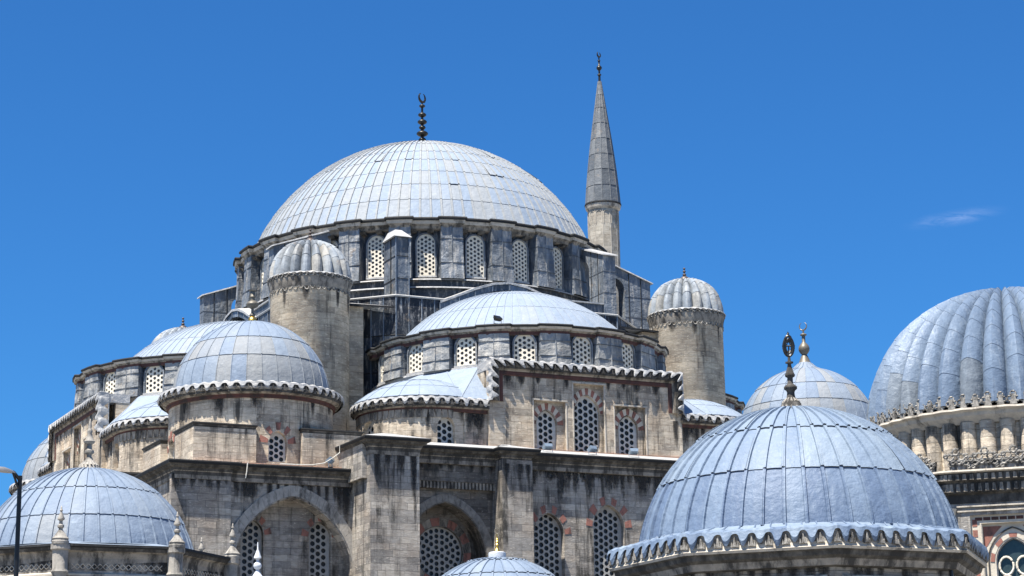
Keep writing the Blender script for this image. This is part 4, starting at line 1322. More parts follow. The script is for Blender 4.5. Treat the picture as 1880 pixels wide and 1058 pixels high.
for k in range(12):
    a = 2 * PI * k / 12
    M.tube([((cr(z) + .01) * math.cos(a), (cr(z) + .01) * math.sin(a), z + g_) for z in zs], 0.032, 5, 'lead_cone', 0.9)
M.build('cone', mn)
pr, z = bulbs([(0.1, 54.7 + g_), (0.09, 55.2 + g_)], [(0.16, 0.2, 0.07, 0.25), (0.22, 0.45, 0.07, 0.3), (0.12, 0.15, 0.05, 0.25)], 55.2 + g_)
finial('finial', mn, 0, 0, 0, pr, 'bronze', crescent=(0.20, 0.06, z + 0.2), n=10)

# ================================================================== TOMBS
def ngon(cx, cy, rc, n, rot):  # ccw
    return [(cx + rc * math.cos(rot + 2 * PI * k / n), cy + rc * math.sin(rot + 2 * PI * k / n)) for k in range(n)]
camdir = lambda cx, cy: math.atan2(-119.5484 - cy, -51.5292 - cx)   # angle pointing to the camera

# ---- right foreground tomb: octagon with scalloped lead eave
tx, ty = -17.02, -67.12
t1 = tag(bpy.data.objects.new('domed_tomb', None), 'octagonal tomb at lower right, smooth blue lead dome over a scalloped eave', 'tomb')
COL.objects.link(t1); t1.location = (tx, ty, GROUND)
g_ = -GROUND
fa = camdir(tx, ty) - R_(11.5)      # normal of the front face
rot = fa + PI / 8
M = MB()
P = ngon(0, 0, 4.95, 8, rot)
L = 0
for i in range(8):
    a, b = Vector(P[i]), Vector(P[(i + 1) % 8]); d = (b - a); w = d.length; d /= w; nn = Vector((d.y, -d.x))
    T = lambda x, z, dd, a=a, d=d, nn=nn: (a.x + d.x * x - nn.x * dd, a.y + d.y * x - nn.y * dd, z)
    rec = [(0.75, 1.0), (w - 0.75, 1.0), (w - 0.75, 5.35 + g_), (0.75, 5.35 + g_)]
    slab(M, [(0, 0), (w, 0), (w, 6.3 + g_), (0, 6.3 + g_)], [rec], 0.14, T, 'stone_rtomb', sides=False, uo=i * 4.1)
    T2 = lambda x, z, dd, T=T: T(x, z, dd + 0.14)
    slab(M, rec, [], 0.1, T2, 'stone_tomb', sides=False, uo=i * 3.3)
    for q_ in range(9):
        drip(M, lambda x, z, dd, T=T, q_=q_: T(x, z, dd - .001 * q_), 0.3 + (w - 0.6) * q_ / 8, 6.25 + g_, 0.5 + 1.3 * random.random(), 0.35 + 0.5 * random.random())
    M.tube([T(0.75, 1.0, 0), T(0.75, 5.35 + g_, 0), T(w - 0.75, 5.35 + g_, 0), T(w - 0.75, 1.0, 0)], 0.05, 6, 'cornice_lt')
    M.hexa([T(0.2, 5.62 + g_, 0.02), T(w - 0.2, 5.62 + g_, 0.02), T(w - 0.2, 5.62 + g_, -0.1), T(0.2, 5.62 + g_, -0.1)], [T(0.2, 5.7 + g_, 0.02), T(w - 0.2, 5.7 + g_, 0.02), T(w - 0.2, 5.7 + g_, -0.06), T(0.2, 5.7 + g_, -0.06)], 'cornice_lt')
M.build('wall', t1)
M = MB()
EP = ngon(0, 0, 5.58, 8, rot)
fr = frames_h(EP, 6.92 + g_, True)
sweepF(M, fr, [(-0.9, -0.05), (-0.07, -0.30), (-0.02, -0.46), (0.02, -0.50), (-0.02, -0.57), (-0.12, -0.60), (-0.16, -0.72), (-0.30, -0.80), (-0.36, -0.98), (-0.62, -1.02), (-0.66, -1.2)], None, True,
       mats=['carved', 'cornice_lt', 'cornice_lt', 'cornice_lt', 'cornice_dk', 'cornice_dk', 'cornice_dk', 'cornice', 'cornice_dk', 'cornice_dk'])
M.build('cornice', t1)
M = MB()
scallop(M, fr, 0.47, 0.40, 'lead_blue', 'carved', inner=(-0.42, 0.13), closed=True, lip=0.10, depth=0.46)
# sheets between dome foot and eave with a roll over every lobe
d_, L_ = dens(fr, 0.47, True)
n8 = 8; seg = 24
for i in range(len(d_)):
    A, B_ = d_[i], d_[(i + 1) % len(d_)]
    pa = A[0] + A[1] * -0.42 + A[2] * 0.13; pb = B_[0] + B_[1] * -0.42 + B_[2] * 0.13
    aa, ab = math.atan2(pa.y, pa.x), math.atan2(pb.y, pb.x)
    qa = Vector((4.62 * math.cos(aa), 4.62 * math.sin(aa), 7.16 + g_)); qb = Vector((4.62 * math.cos(ab), 4.62 * math.sin(ab), 7.16 + g_))
    M.face([pa, pb, qb, qa], 'lead_blue', 0.6 + 0.3 * random.random())
    M.tube([A[0] + A[1] * -0.1 + A[2] * 0.06, pa + Vector((0, 0, .01)), qa + Vector((0, 0, .01))], 0.025, 5, 'lead_blue', 0.3)
M.build('eave_sheet', t1)
dm = dome('dome', t1, 0, 0, 6.43 + g_, 4.643, [81.5, 60, 38, 5], 48, 'lead_blue', rib=0.085, ribh=0.065, lip=0.03, tanp=0.25, basedark=0.55, rnd=1.2, skirt=(4.66, 7.12 + g_), sq=1.0)
# finial: fluted stone foot, stem with knops, openwork oval disc
ft = bpy.data.objects.new('finial', None)
M = MB()
zt = 6.43 + g_ + 4.64
for k in range(12):
    a = 2 * PI * k / 12
    pts = [(0.27 * math.cos(a), 0.27 * math.sin(a), zt - 0.1), (0.27 * math.cos(a), 0.27 * math.sin(a), zt + 0.1), (0.23 * math.cos(a), 0.23 * math.sin(a), zt + 0.25), (0.12 * math.cos(a), 0.12 * math.sin(a), zt + 0.36)]
    M.tube(pts, lambda t: 0.075 * (1 - 0.5 * t), 6, 'pin')
M.revolve([(0.34, zt - 0.1), (0.3, zt + 0.2), (0.13, zt + 0.4), (0.11, zt + 0.55), (0.13, zt + 0.60), (0.2, zt + 0.66), (0.2, zt + 0.72), (0.13, zt + 0.78), (0.085, zt + 0.82), (0.085, zt + 1.0), (0.14, zt + 1.03), (0.155, zt + 1.08), (0.12, zt + 1.15), (0.06, zt + 1.35), (0.055, zt + 1.42), (0.12, zt + 1.44), (0.12, zt + 1.48), (0.05, zt + 1.5), (0.04, zt + 1.62)], 16, 0, 0, 'cornice_dk')
ang = 0.45 - 0.9
ca, sa = math.cos(ang), math.sin(ang)
zc = zt + 1.97
def dp(x, z, y=0): return (x * ca - y * sa, x * sa + y * ca, zc + z)
for (rx, rz, tb) in ((0.150, 0.31, 0.045), (0.095, 0.22, 0.030)):
    M.tube([dp(rx * math.cos(2 * PI * k / 28) * (1 - 0.25 * max(0, math.sin(2 * PI * k / 28))), rz * math.sin(2 * PI * k / 28)) for k in range(28)], tb, 6, 'bronze', closed=True)
for k in range(26):
    a = 2 * PI * k / 26
    x, z = 0.16 * math.cos(a) * (1 - 0.25 * max(0, math.sin(a))), 0.31 * math.sin(a)
    M.tube([dp(x, z), dp(x * 1.22, z * 1.12)], 0.012, 4, 'bronze')
for q in ([(-0.1, -0.08), (0, 0.14), (0.1, -0.08)], [(-0.07, 0.0), (0.07, 0.0)], [(0, -0.3), (0, -0.02)], [(-0.08, -0.14), (0, -0.2), (0.08, -0.14)], [(-0.05, 0.1), (0.0, 0.2), (0.05, 0.1)]):
    M.tube([dp(x, z) for x, z in q], 0.026, 5, 'bronze')
M.tube([dp(0, 0.3), dp(0, 0.42)], lambda t: 0.035 * (1 - t) + 0.01, 6, 'bronze')
M.revolve([(0.0, zt + 2.3), (0.045, zt + 2.34), (0.0, zt + 2.42)], 8, 0, 0, 'bronze')
M.build('finial', dm, smooth=True, angle=50)
# downspout at the right corner
M = MB()
ci = min(range(8), key=lambda i: abs(((math.atan2(EP[i][1], EP[i][0]) - (camdir(tx, ty) + R_(57)) + PI) % (2 * PI)) - PI))
e = Vector(EP[ci]); en = e.normalized(); tn = Vector((en.y, -en.x))
M.tube([(e.x * 0.985, e.y * 0.985, 6.6 + g_), (e.x * 0.90 + 0.0, e.y * 0.90, 6.15 + g_), (e.x * 0.90, e.y * 0.90, 5.9 + g_), (e.x * 0.905, e.y * 0.905, 0.1)], 0.055, 8, 'pole')
M.tube([(e.x * 0.99, e.y * 0.99, 6.66 + g_), (e.x * 0.91, e.y * 0.91, 6.17 + g_)], 0.075, 8, 'flood')
M.build('downspout', t1)

# ---- left foreground tomb
tx, ty = -32.56, -45.14
t2 = tag(bpy.data.objects.new('domed_tomb', None), 'low tomb at lower left, pale lead dome ringed by stone pinnacles', 'tomb')
COL.objects.link(t2); t2.location = (tx, ty, GROUND)
fa = camdir(tx, ty) + R_(13); rot = fa + PI / 8
M = MB()
P = ngon(0, 0, 4.95, 8, rot)
for i in range(8):
    a, b = Vector(P[i]), Vector(P[(i + 1) % 8]); d = (b - a); w = d.length; d /= w; nn = Vector((d.y, -d.x))
    T = lambda x, z, dd, a=a, d=d, nn=nn: (a.x + d.x * x - nn.x * dd, a.y + d.y * x - nn.y * dd, z)
    win = arch(1.3, 3.2, 6.3 + g_, 'pointed', cx=w / 2)
    slab(M, [(0, 0), (w, 0), (w, 8.1 + g_), (0, 8.1 + g_)], [win], 0.3, T, 'stone_tomb', sides=False, uo=i * 4)
    voussoirs(M, 1.36, 6.35 + g_, 'pointed', lambda x, z, dd, T=T, w=w: T(x + w / 2, z, dd), 0.3, 5, ('red', None), proud=0.02)
    for q_ in range(9):
        drip(M, lambda x, z, dd, T=T, q_=q_: T(x, z, dd - .001 * q_), 0.3 + (w - 0.6) * q_ / 8, 8.05 + g_, 0.4 + 1.0 * random.random(), 0.4 + 0.6 * random.random())
    # carved frieze: interlaced small knots
    for row, zz in ((0, 7.72 + g_),):
        n = 16
        for k in range(n):
            xx = 0.35 + (w - 0.7) * (k + 0.5) / n
            s = 0.09
            M.tube([T(xx - s, zz - s, -0.01), T(xx + s, zz + s, -0.01)], 0.018, 4, 'cornice_lt')
            M.tube([T(xx - s, zz + s, -0.01), T(xx + s, zz - s, -0.01)], 0.018, 4, 'cornice_lt')
            M.hexa([T(xx - .05, zz - .62, .01), T(xx + .05, zz - .62, .01), T(xx + .05, zz - .62, -.05), T(xx - .05, zz - .62, -.05)], [T(xx - .07, zz - .42, .01), T(xx + .07, zz - .42, .01), T(xx + .07, zz - .42, -.08), T(xx - .07, zz - .42, -.08)], 'cornice')
tw = M.build('wall', t2)
wme = window_mesh(1.3, 3.1 + g_, 'pointed', 0.33, 0.13, 'lattice_gr')
for i in range(8):
    a, b = Vector(P[i]), Vector(P[(i + 1) % 8]); c = (a + b) / 2; n_ = c.normalized()
    window(tw, wme, c.x - n_.x * 0.27, c.y - n_.y * 0.27, 3.2, math.atan2(n_.y, n_.x) + PI / 2)
M = MB()
EP = ngon(0, 0, 5.25, 8, rot)
fr = frames_h(EP, 8.42 + g_, True)
sweepF(M, fr, [(-1.1, 0.22), (-0.5, 0.10), (0.02, 0.02), (0.03, -0.06), (-0.02, -0.10), (-0.08, -0.2), (-0.2, -0.24), (-0.26, -0.42), (-0.28, -0.9), (-0.22, -0.95), (-0.22, -1.02), (-0.3, -1.05)], None, True,
       mats=['lead', 'lead', 'lead_black', 'lead_black', 'cornice_dk', 'cornice', 'cornice', 'cornice', 'cornice_lt', 'cornice_lt', 'cornice'])
M.build('cornice', t2)
dm = dome('dome', t2, 0, 0, 7.84 + g_, 3.84, [80, 62, 42, 5], 44, 'lead', rib=0.06, ribh=0.045, lip=0.025, tanp=0.03, skirt=(4.35, 8.56 + g_))
# fluted foot and stacked finial
M = MB()
zt = 7.84 + g_ + 3.80
for k in range(16):
    a = 2 * PI * k / 16
    M.tube([(0.34 * math.cos(a), 0.34 * math.sin(a), zt + 0.05), (0.33 * math.cos(a), 0.33 * math.sin(a), zt + 0.17), (0.12 * math.cos(a), 0.12 * math.sin(a), zt + 0.38)], lambda t: 0.065 * (1 - 0.6 * t), 6, 'pin')
M.revolve([(0.43, zt - 0.08), (0.43, zt + 0.02), (0.36, zt + 0.06), (0.33, zt + 0.2), (0.15, zt + 0.38), (0.09, zt + 0.52), (0.09, zt + 0.58), (0.17, zt + 0.64), (0.17, zt + 0.72), (0.09, zt + 0.78), (0.08, zt + 0.95), (0.16, zt + 1.0), (0.2, zt + 1.06), (0.13, zt + 1.16), (0.07, zt + 1.34), (0.1, zt + 1.4), (0.09, zt + 1.48), (0.05, zt + 1.55), (0.07, zt + 1.62), (0.02, zt + 1.85), (0, zt + 1.9)], 16, 0, 0, 'pin')
M.build('finial', dm, smooth=True, angle=50)
# corner pinnacles
def pinnacle_profile(h, s=1.0, z=0.0):
    q = [(0.30, 0), (0.31, 0.10), (0.27, 0.14), (0.30, 0.2), (0.24, 0.26), (0.13, 0.42), (0.075, 0.5), (0.075, 0.56), (0.12, 0.60), (0.12, 0.66), (0.065, 0.70), (0.06, 0.82), (0.125, 0.86), (0.13, 0.9), (0.06, 1.05), (0.035, 1.14), (0.06, 1.18), (0.03, 1.24), (0.03, 1.28), (0.0, 1.36)]
    return [(r * s, z + zz * h / 1.36) for r, zz in q]
for i in range(8):
    M = MB()
    x, y = EP[i][0] * 0.985, EP[i][1] * 0.985
    M.revolve(pinnacle_profile(1.3 if i % 2 else 1.25, 0.95, 8.40 + g_), 14, x, y, 'pin')
    M.revolve([(0.33, 8.40 + g_), (0.33, 8.24 + g_), (0.27, 8.2 + g_), (0.25, 7.6 + g_), (0.3, 7.5 + g_), (0.22, 7.35 + g_), (0.22, 0)], 16, x * 0.985, y * 0.985, 'pin')
    M.build('pinnacle', t2, smooth=True, angle=45)

# ---- big fluted tomb on the right edge
tx, ty = -1.48, -58.09
t3 = tag(bpy.data.objects.new('domed_tomb', None), 'tall tomb at the right edge, deeply fluted lead dome above a ribbed drum', 'tomb')
COL.objects.link(t3); t3.location = (tx, ty, GROUND)
ZC = 12.97 + g_
dm = dome('dome', t3, 0, 0, ZC, 5.0, [89, 76, 65.5, 56, 47, 38.5, 30, 22, 14, 8, 3], 36, 'lead_flute', flute=0.52, stagger=True, ribh=0.035, lip=0.012, rnd=0.3, tanp=0.0, tv=0.35, sq=1.01, basetan=0.5)
M = MB()
nfl = 36
# ribbed drum: half round colonnettes
M.revolve([(4.75, 10.0 + g_), (4.75, 12.6 + g_)], 96, 0, 0, 'stone_up')
for k in range(44):
    a = 2 * PI * k / 44
    cxx, cyy = 4.78 * math.cos(a), 4.78 * math.sin(a)
    M.revolve([(0.28, 10.7 + g_), (0.28, 12.45 + g_)], 14, cxx, cyy, 'stone_up')
M.build('drum', t3, smooth=True, angle=40)
M = MB()
fr = frames_h([(r * math.cos(a), r * math.sin(a)) for k in range(44 * 4) for a, r in ((2 * PI * k / 176, 5.3 + 0.05 * math.cos(2 * PI * k / 4)),)], 12.9 + g_, True)
sweepF(M, fr, [(-0.5, 0.02), (0.0, 0.0), (0.02, -0.07), (-0.12, -0.14), (-0.16, -0.26), (-0.4, -0.5), (-0.6, -0.55)], None, True, mats=['carved', 'cornice_lt', 'cornice_lt', 'cornice_lt', 'cornice_lt', 'cornice'])
for k in range(76):
    # cresting: trefoil palmettes
    a = 2 * PI * k / 76
    big = (1.3 if k % 2 else 1.1) * random.uniform(0.93, 1.05)
    base = Vector((5.22 * math.cos(a), 5.22 * math.sin(a), 12.92 + g_)); tn = Vector((-math.sin(a), math.cos(a), 0)); nn = Vector((math.cos(a), math.sin(a), 0))
    for (dx, dz, rr) in ((-0.10, 0.16, 0.075), (0.10, 0.16, 0.075), (0, 0.30, 0.08)):
        pts = [base + tn * (dx * big + rr * big * math.cos(b * PI / 4 + 0.4)) + Vector((0, 0, dz * big + rr * big * math.sin(b * PI / 4 + 0.4))) for b in range(8)]
        M.tube(pts, 0.035, 4, 'carved', closed=True)
    q = [base - tn * 0.13, base + tn * 0.13, base + tn * 0.05 + Vector((0, 0, .3 * big)), base - tn * 0.05 + Vector((0, 0, .3 * big))]
    M.face([x + nn * 0.03 for x in q], 'carved')
    M.face([x - nn * 0.06 for x in q], 'carved')
    for e_ in range(4): M.face([q[e_] + nn * .03, q[(e_ + 1) % 4] + nn * .03, q[(e_ + 1) % 4] - nn * .06, q[e_] - nn * .06], 'carved')
M.build('cresting', t3)
# lower octagonal storey with carved crest, columns, framed window
fa = camdir(tx, ty) - R_(2.7); rot = fa + PI / 8
rc = 5.5
P = ngon(0, 0, rc, 8, rot)
M = MB(); ML = MB()
winl = []
for i in range(8):
    a, b = Vector(P[i]), Vector(P[(i + 1) % 8]); d = (b - a); w = d.length; d /= w; nn = Vector((d.y, -d.x))
    T = lambda x, z, dd, a=a, d=d, nn=nn: (a.x + d.x * x - nn.x * dd, a.y + d.y * x - nn.y * dd, z)
    rec = [(0.72, 1.0), (w - 0.72, 1.0), (w - 0.72, 9.16 + g_), (0.72, 9.16 + g_)]
    slab(M, [(0, 0), (w, 0), (w, 9.95 + g_), (0, 9.95 + g_)], [rec], 0.2, T, 'cornice_dk' if False else 'stone_tomb', sides=False, uo=i * 4)
    T2 = lambda x, z, dd, T=T: T(x, z, dd + 0.12)
    win = arch(1.24, 3.5, 8.36 + g_, 'pointed', cx=w / 2)
    rec2 = [(1.06, 1.0), (w - 1.06, 1.0), (w - 1.06, 8.88 + g_), (1.06, 8.88 + g_)]
    slab(M, rec, [rec2], 0.14, T2, 'cream', sides=False)
    T3 = lambda x, z, dd, T=T: T(x, z, dd + 0.26)
    slab(M, rec2, [win], 0.25, T3, 'cream', sides=False)
    M.tube([T2(1.06, 1.0, 0), T2(1.06, 8.88 + g_, 0), T2(w - 1.06, 8.88 + g_, 0), T2(w - 1.06, 1, 0)], 0.045, 6, 'cream')
    # red inlays
    for k in range(13):
        z = 8.9 + g_ - k * 0.36
        for x in (0.86, w - 0.86):
            M.hexa([T2(x - .08, z - .12, 0), T2(x + .08, z - .12, 0), T2(x + .08, z + .12, 0), T2(x - .08, z + .12, 0)], [T2(x - .08, z - .12, -.012), T2(x + .08, z - .12, -.012), T2(x + .08, z + .12, -.012), T2(x - .08, z + .12, -.012)], 'red')
    for k in range(9):
        x = 1.0 + (w - 2.0) * k / 8
        M.hexa([T2(x - .12, 8.98 + g_, 0), T2(x + .12, 8.98 + g_, 0), T2(x + .12, 9.09 + g_, 0), T2(x - .12, 9.09 + g_, 0)], [T2(x - .12, 8.98 + g_, -.012), T2(x + .12, 8.98 + g_, -.012), T2(x + .12, 9.09 + g_, -.012), T2(x - .12, 9.09 + g_, -.012)], 'winered')
    # red spandrels
    for sgn in (-1, 1):
        cxw = w / 2
        tri = [(cxw + sgn * (w / 2 - 1.12), 8.78 + g_), (cxw + sgn * 0.34, 8.78 + g_), (cxw + sgn * 0.62, 8.5 + g_), (cxw + sgn * 0.85, 8.15 + g_), (cxw + sgn * (w / 2 - 1.12), 8.0 + g_)]
        M.face([T3(x, z, -0.012) for x, z in tri], 'red')
    voussoirs(M, 1.30, 8.40 + g_, 'pointed', lambda x, z, dd, T3=T3, w=w: T3(x + w / 2, z, dd), 0.16, 4, ('red', 'cream'), proud=0.02)
    M.tube([T3(x, z, -0.02) for x, z in arch(1.72, 4.0, 8.72 + g_, 'pointed', cx=w / 2)], 0.03, 5, 'cornice_dk')
    # window of big rings
    winl.append((T3, w))
    # corner column
    M.revolve([(0.2, 0.3), (0.2, 9.1 + g_), (0.26, 9.25 + g_), (0.3, 9.4 + g_)], 14, a.x * 1.0, a.y * 1.0, 'cream')
    # upper mouldings
    for (z, o) in ((9.28, 0.06), (9.44, 0.10)):
        M.hexa([T(0.3, z + g_, 0.02), T(w - 0.3, z + g_, 0.02), T(w - 0.3, z + g_, -o), T(0.3, z + g_, -o)], [T(0.3, z + .05 + g_, 0.02), T(w - 0.3, z + .05 + g_, 0.02), T(w - 0.3, z + .05 + g_, -o), T(0.3, z + .05 + g_, -o)], 'cornice_lt')
M.build('wall', t3)
for (T3, w) in winl:
    M = MB()
    for t in cdt(arch(1.24, 3.5, 8.36 + g_, 'pointed', cx=w / 2), []): M.face([T3(p[0], p[1], 0.18) for p in t], 'glass2')
    ol = arch(1.24, 3.5, 8.36 + g_, 'pointed', cx=w / 2)
    M.tube([T3(x, z, 0.1) for x, z in ol], 0.05, 5, 'lampgrey')
    z = 4.0
    while z < 7.95 + g_:
        for sgn in (-1, 1):
            cc = (w / 2 + sgn * 0.29, z)
            M.tube([T3(cc[0] + 0.235 * math.cos(q * PI / 10), cc[1] + 0.31 * math.sin(q * PI / 10), 0.12) for q in range(20)], 0.04, 5, 'lattice', closed=True)
        z += 0.64
    M.build('window', t3)
M = MB()
EPo = ngon(0, 0, rc + 0.5, 8, rot)
# rounded corners
path = []
for i in range(8):
    a, b, c = Vector(EPo[i - 1]), Vector(EPo[i]), Vector(EPo[(i + 1) % 8])
    p0 = b + (a - b).normalized() * 0.35; p1 = b + (c - b).normalized() * 0.35
    for k in range(5):
        t = k / 4
        path.append(tuple(p0 * (1 - t) ** 2 + b * 2 * t * (1 - t) + p1 * t * t))
fr = frames_h(path, 10.68 + g_, True)
sweepF(M, fr, [(-0.6, 0.02), (0.02, 0.0), (0.04, -0.06), (-0.04, -0.1), (-0.10, -0.12), (-0.14, -0.34), (-0.26, -0.42), (-0.28, -0.75), (-0.42, -0.82), (-0.44, -1.1), (-0.5, -1.12), (-0.5, -1.3), (-0.6, -1.32)], None, True,
       mats=['cornice', 'cornice_lt', 'cornice_lt', 'cornice_dk', 'cornice_dk', 'cornice_dk', 'cornice_dk', 'cornice_dk', 'cornice_dk', 'cornice_dk', 'winered', 'cornice_dk'])
d_, L_ = dens(fr, 0.25, True)
for i in range(0, len(d_)):
    P_, N_, B__ = d_[i][:3]
    T_ = (d_[(i + 1) % len(d_)][0] - P_).normalized()
    for (b0, b1, o) in ((-0.34, -0.14, -0.10), (-0.72, -0.46, -0.245)):
        q = [P_ + T_ * -0.07 + B__ * b0, P_ + T_ * 0.07 + B__ * b0, P_ + T_ * 0.05 + B__ * b1, P_ + T_ * -0.05 + B__ * b1]
        M.face([x + N_ * (o + 0.04) for x in q], 'cornice')
        for e_ in range(4): M.face([q[e_] + N_ * (o + .04), q[(e_ + 1) % 4] + N_ * (o + .04), q[(e_ + 1) % 4] + N_ * (o - .05), q[e_] + N_ * (o - .05)], 'cornice')
M.build('cornice', t3)
M = MB()
d_, L_ = dens(fr, 1.0, True)
for i in range(len(d_)):
    P_, N_, B__ = d_[i][:3]
    nx = d_[(i + 1) % len(d_)][0]; T_ = (nx - P_); ln = T_.length
    if ln < 0.5: continue
    T_.normalize()
    q = [P_ - N_ * .12, nx - N_ * .12, nx - N_ * .12 + B__ * 0.38, P_ - N_ * .12 + B__ * 0.38]
    M.face(q, 'carved'); M.face([x - N_ * 0.12 for x in q], 'carved'); M.face([q[3], q[2], q[2] - N_ * .12, q[3] - N_ * .12], 'carved')
    for half, (cxf, czf, s) in enumerate(((0.25, 0.5, 1.15), (0.75, 0.28, 0.9))):
        base = P_ + T_ * (ln * cxf) - N_ * 0.08 + B__ * czf
        for (dx, dz, rr) in ((-0.17, -0.04, 0.1), (0.17, -0.04, 0.1), (0, 0.12, 0.1), (-0.09, -0.2, 0.06), (0.09, -0.2, 0.06), (-0.3, 0.0, 0.05), (0.3, 0.0, 0.05)):
            pts = [base + T_ * (dx * s + rr * s * math.cos(b * PI / 4)) + B__ * (dz * s + rr * s * math.sin(b * PI / 4)) for b in range(8)]
            M.tube(pts, 0.045, 5, 'carved', closed=True)
    c = P_ + T_ * (ln * 0.02) - N_ * 0.1 + B__ * 0.2
    M.tube([c + T_ * (0.06 * math.cos(b * PI / 4)) + B__ * (0.06 * math.sin(b * PI / 4)) for b in range(8)], 0.02, 4, 'carved', closed=True)
M.build('cresting', t3)
M = MB()
M.revolve([(5.4, 10.69 + g_), (4.7, 10.8 + g_)], 48, 0, 0, 'lead')
M.build('roof_ledge', t3)

# ---- small tomb dome at the bottom centre
tx, ty = -26.49, -66.48
t4 = tag(bpy.data.objects.new('domed_tomb', None), 'small pale dome with a gilt finial at the bottom centre edge', 'tomb')
COL.objects.link(t4); t4.location = (tx, ty, GROUND)
dm = dome('dome', t4, 0, 0, 4.04 + g_, 2.41, [80, 60, 40, 20, 7], 30, 'lead', rib=0.05, ribh=0.035, lip=0.025, tanp=0.02, skirt=(2.75, 4.4 + g_))
M = MB()
zt = 4.08 + g_ + 2.38
M.revolve([(0.24, zt - 0.02), (0.245, zt + 0.04), (0.24, zt + 0.13), (0.2, zt + 0.15), (0, zt + 0.16)], 20, 0, 0, 'pin_white')
M.revolve([(0.12, zt + 0.15), (0.08, zt + 0.2), (0.04, zt + 0.27), (0.03, zt + 0.33), (0.055, zt + 0.36), (0.03, zt + 0.40), (0.05, zt + 0.44), (0.025, zt + 0.48), (0.04, zt + 0.51), (0.015, zt + 0.55), (0.012, zt + 0.66)], 12, 0, 0, 'gold')
for k in range(14):
    a = 2 * PI * k / 14
    M.tube([(0.075 * math.cos(a) * ca * 0.9, 0.075 * math.cos(a) * sa * 0.9, zt + 0.73 + 0.075 * math.sin(a)), (0.075 * math.cos(a + .45) * ca * 0.9, 0.075 * math.cos(a + .45) * sa * 0.9, zt + 0.73 + 0.075 * math.sin(a + .45))], 0.011, 4, 'bronze_lt')
M.tube([(0, 0, zt + 0.8), (0, 0, zt + 0.92)], lambda t: 0.02 * (1 - t) + 0.004, 6, 'bronze_lt')
M.build('finial', dm, smooth=True, angle=50)
M = MB()
P = ngon(0, 0, 2.7, 8, 0.2)
for i in range(8):
    a, b = Vector(P[i]), Vector(P[(i + 1) % 8]); d = (b - a); w = d.length; d /= w; nn = Vector((d.y, -d.x))
    T = lambda x, z, dd, a=a, d=d, nn=nn: (a.x + d.x * x - nn.x * dd, a.y + d.y * x - nn.y * dd, z)
    slab(M, [(0, 0), (w, 0), (w, 4.1 + g_), (0, 4.1 + g_)], [arch(1.0, 1.2, 3.6, 'pointed', cx=w / 2)], 0.3, T, 'stone_tomb', sides=False)
M.revolve([(2.2, 0.0), (2.2, 4.0 + g_)], 16, 0, 0, 'stone_tomb')
M.build('wall', t4)
M = MB()
sweepF(M, frames_h(ngon(0, 0, 2.95, 8, 0.2), 4.35 + g_, True), [(-0.5, 0.08), (0, 0), (0.02, -0.06), (-0.1, -0.14), (-0.15, -0.3), (-0.3, -0.34)], None, True, mats=['lead', 'lead_black', 'cornice_lt', 'cornice_lt', 'cornice'])
M.build('cornice', t4)

# ---- white marble pinnacle on its post
M = MB()
px, py = -33.62, -67.0
pp = [(0.19, 0), (0.20, 0.06), (0.15, 0.10), (0.05, 0.26), (0.04, 0.30), (0.09, 0.34), (0.11, 0.40), (0.09, 0.46), (0.04, 0.50), (0.035, 0.56), (0.10, 0.60), (0.09, 0.64), (0.045, 0.76), (0.03, 0.80), (0.02, 0.82), (0.01, 1.0), (0, 1.02)]
M.revolve([(r, 5.62 + zz + 1.7 - 0.06) for r, zz in pp], 16, 0, 0, 'pin_white')
M.box(-0.22, 0.22, -0.22, 0.22, 0, 7.2, 'pin_white'); M.box(-0.27, 0.27, -0.27, 0.27, 7.2, 7.27, 'pin_white')
o = M.build('stone_pinnacle', None, smooth=True, angle=45, loc=(px, py, GROUND))
tag(o, 'slim white marble pinnacle in front of the left arched window', 'pinnacle')

# ================================================================== STREET LAMP
lx, ly = -41.55, -74.6
lp = tag(bpy.data.objects.new('street_lamp', None), 'black street lamp with a grey hooded head at the left edge', 'street lamp')
COL.objects.link(lp); lp.location = (lx, ly, GROUND)
M = MB(); M.tube([(0.0, 0.12, 0), (0.0, 0.05, 4), (0, 0, 8.55)], lambda t: 0.062 - 0.014 * t, 12, 'pole'); M.revolve([(0.16, 0), (0.16, 0.5), (0.06, 0.55)], 12, 0, 0.12, 'pole')
M.build('pole', lp, smooth=True)
M = MB(); hx = Vector((-math.cos(0.45), -math.sin(0.45), 0)); hx = Vector((-0.9, -0.435, 0))
M.tube([Vector((0, 0, 8.5)), hx * 0.03 + Vector((0, 0, 8.48)), hx * 0.17 + Vector((0, 0, 8.60)), hx * 0.2 + Vector((0, 0, 8.61))], 0.04, 8, 'pole')
M.tube([Vector((0, 0, 8.25)), hx * 0.08 + Vector((0, 0, 8.36)), hx * 0.18 + Vector((0, 0, 8.58))], 0.03, 8, 'pole')
M.build('bracket', lp, smooth=True)
M = MB()
sy = Vector((0.435, -0.9, 0))
prevr = None
prof_h = [(0.12, 0.03, 0.02), (0.2, 0.06, 0.05), (0.32, 0.10, 0.085), (0.46, 0.115, 0.11), (0.62, 0.11, 0.10), (0.74, 0.08, 0.06), (0.8, 0.02, 0.02)]
for (dd, hw, hh) in prof_h:
    row = []
    for k in range(9):
        a = PI * k / 8
        row.append(hx * dd + sy * (hw * math.cos(a)) + Vector((0, 0, 8.585 + hh * math.sin(a) * 1.0)))
    if prevr:
        for k in range(8): M.face([prevr[k], prevr[k + 1], row[k + 1], row[k]], 'lampgrey')
        M.face([prevr[0], row[0], row[8], prevr[8]], 'lampgrey')
    prevr = row
M.build('lamp_head', lp, smooth=True, angle=60)

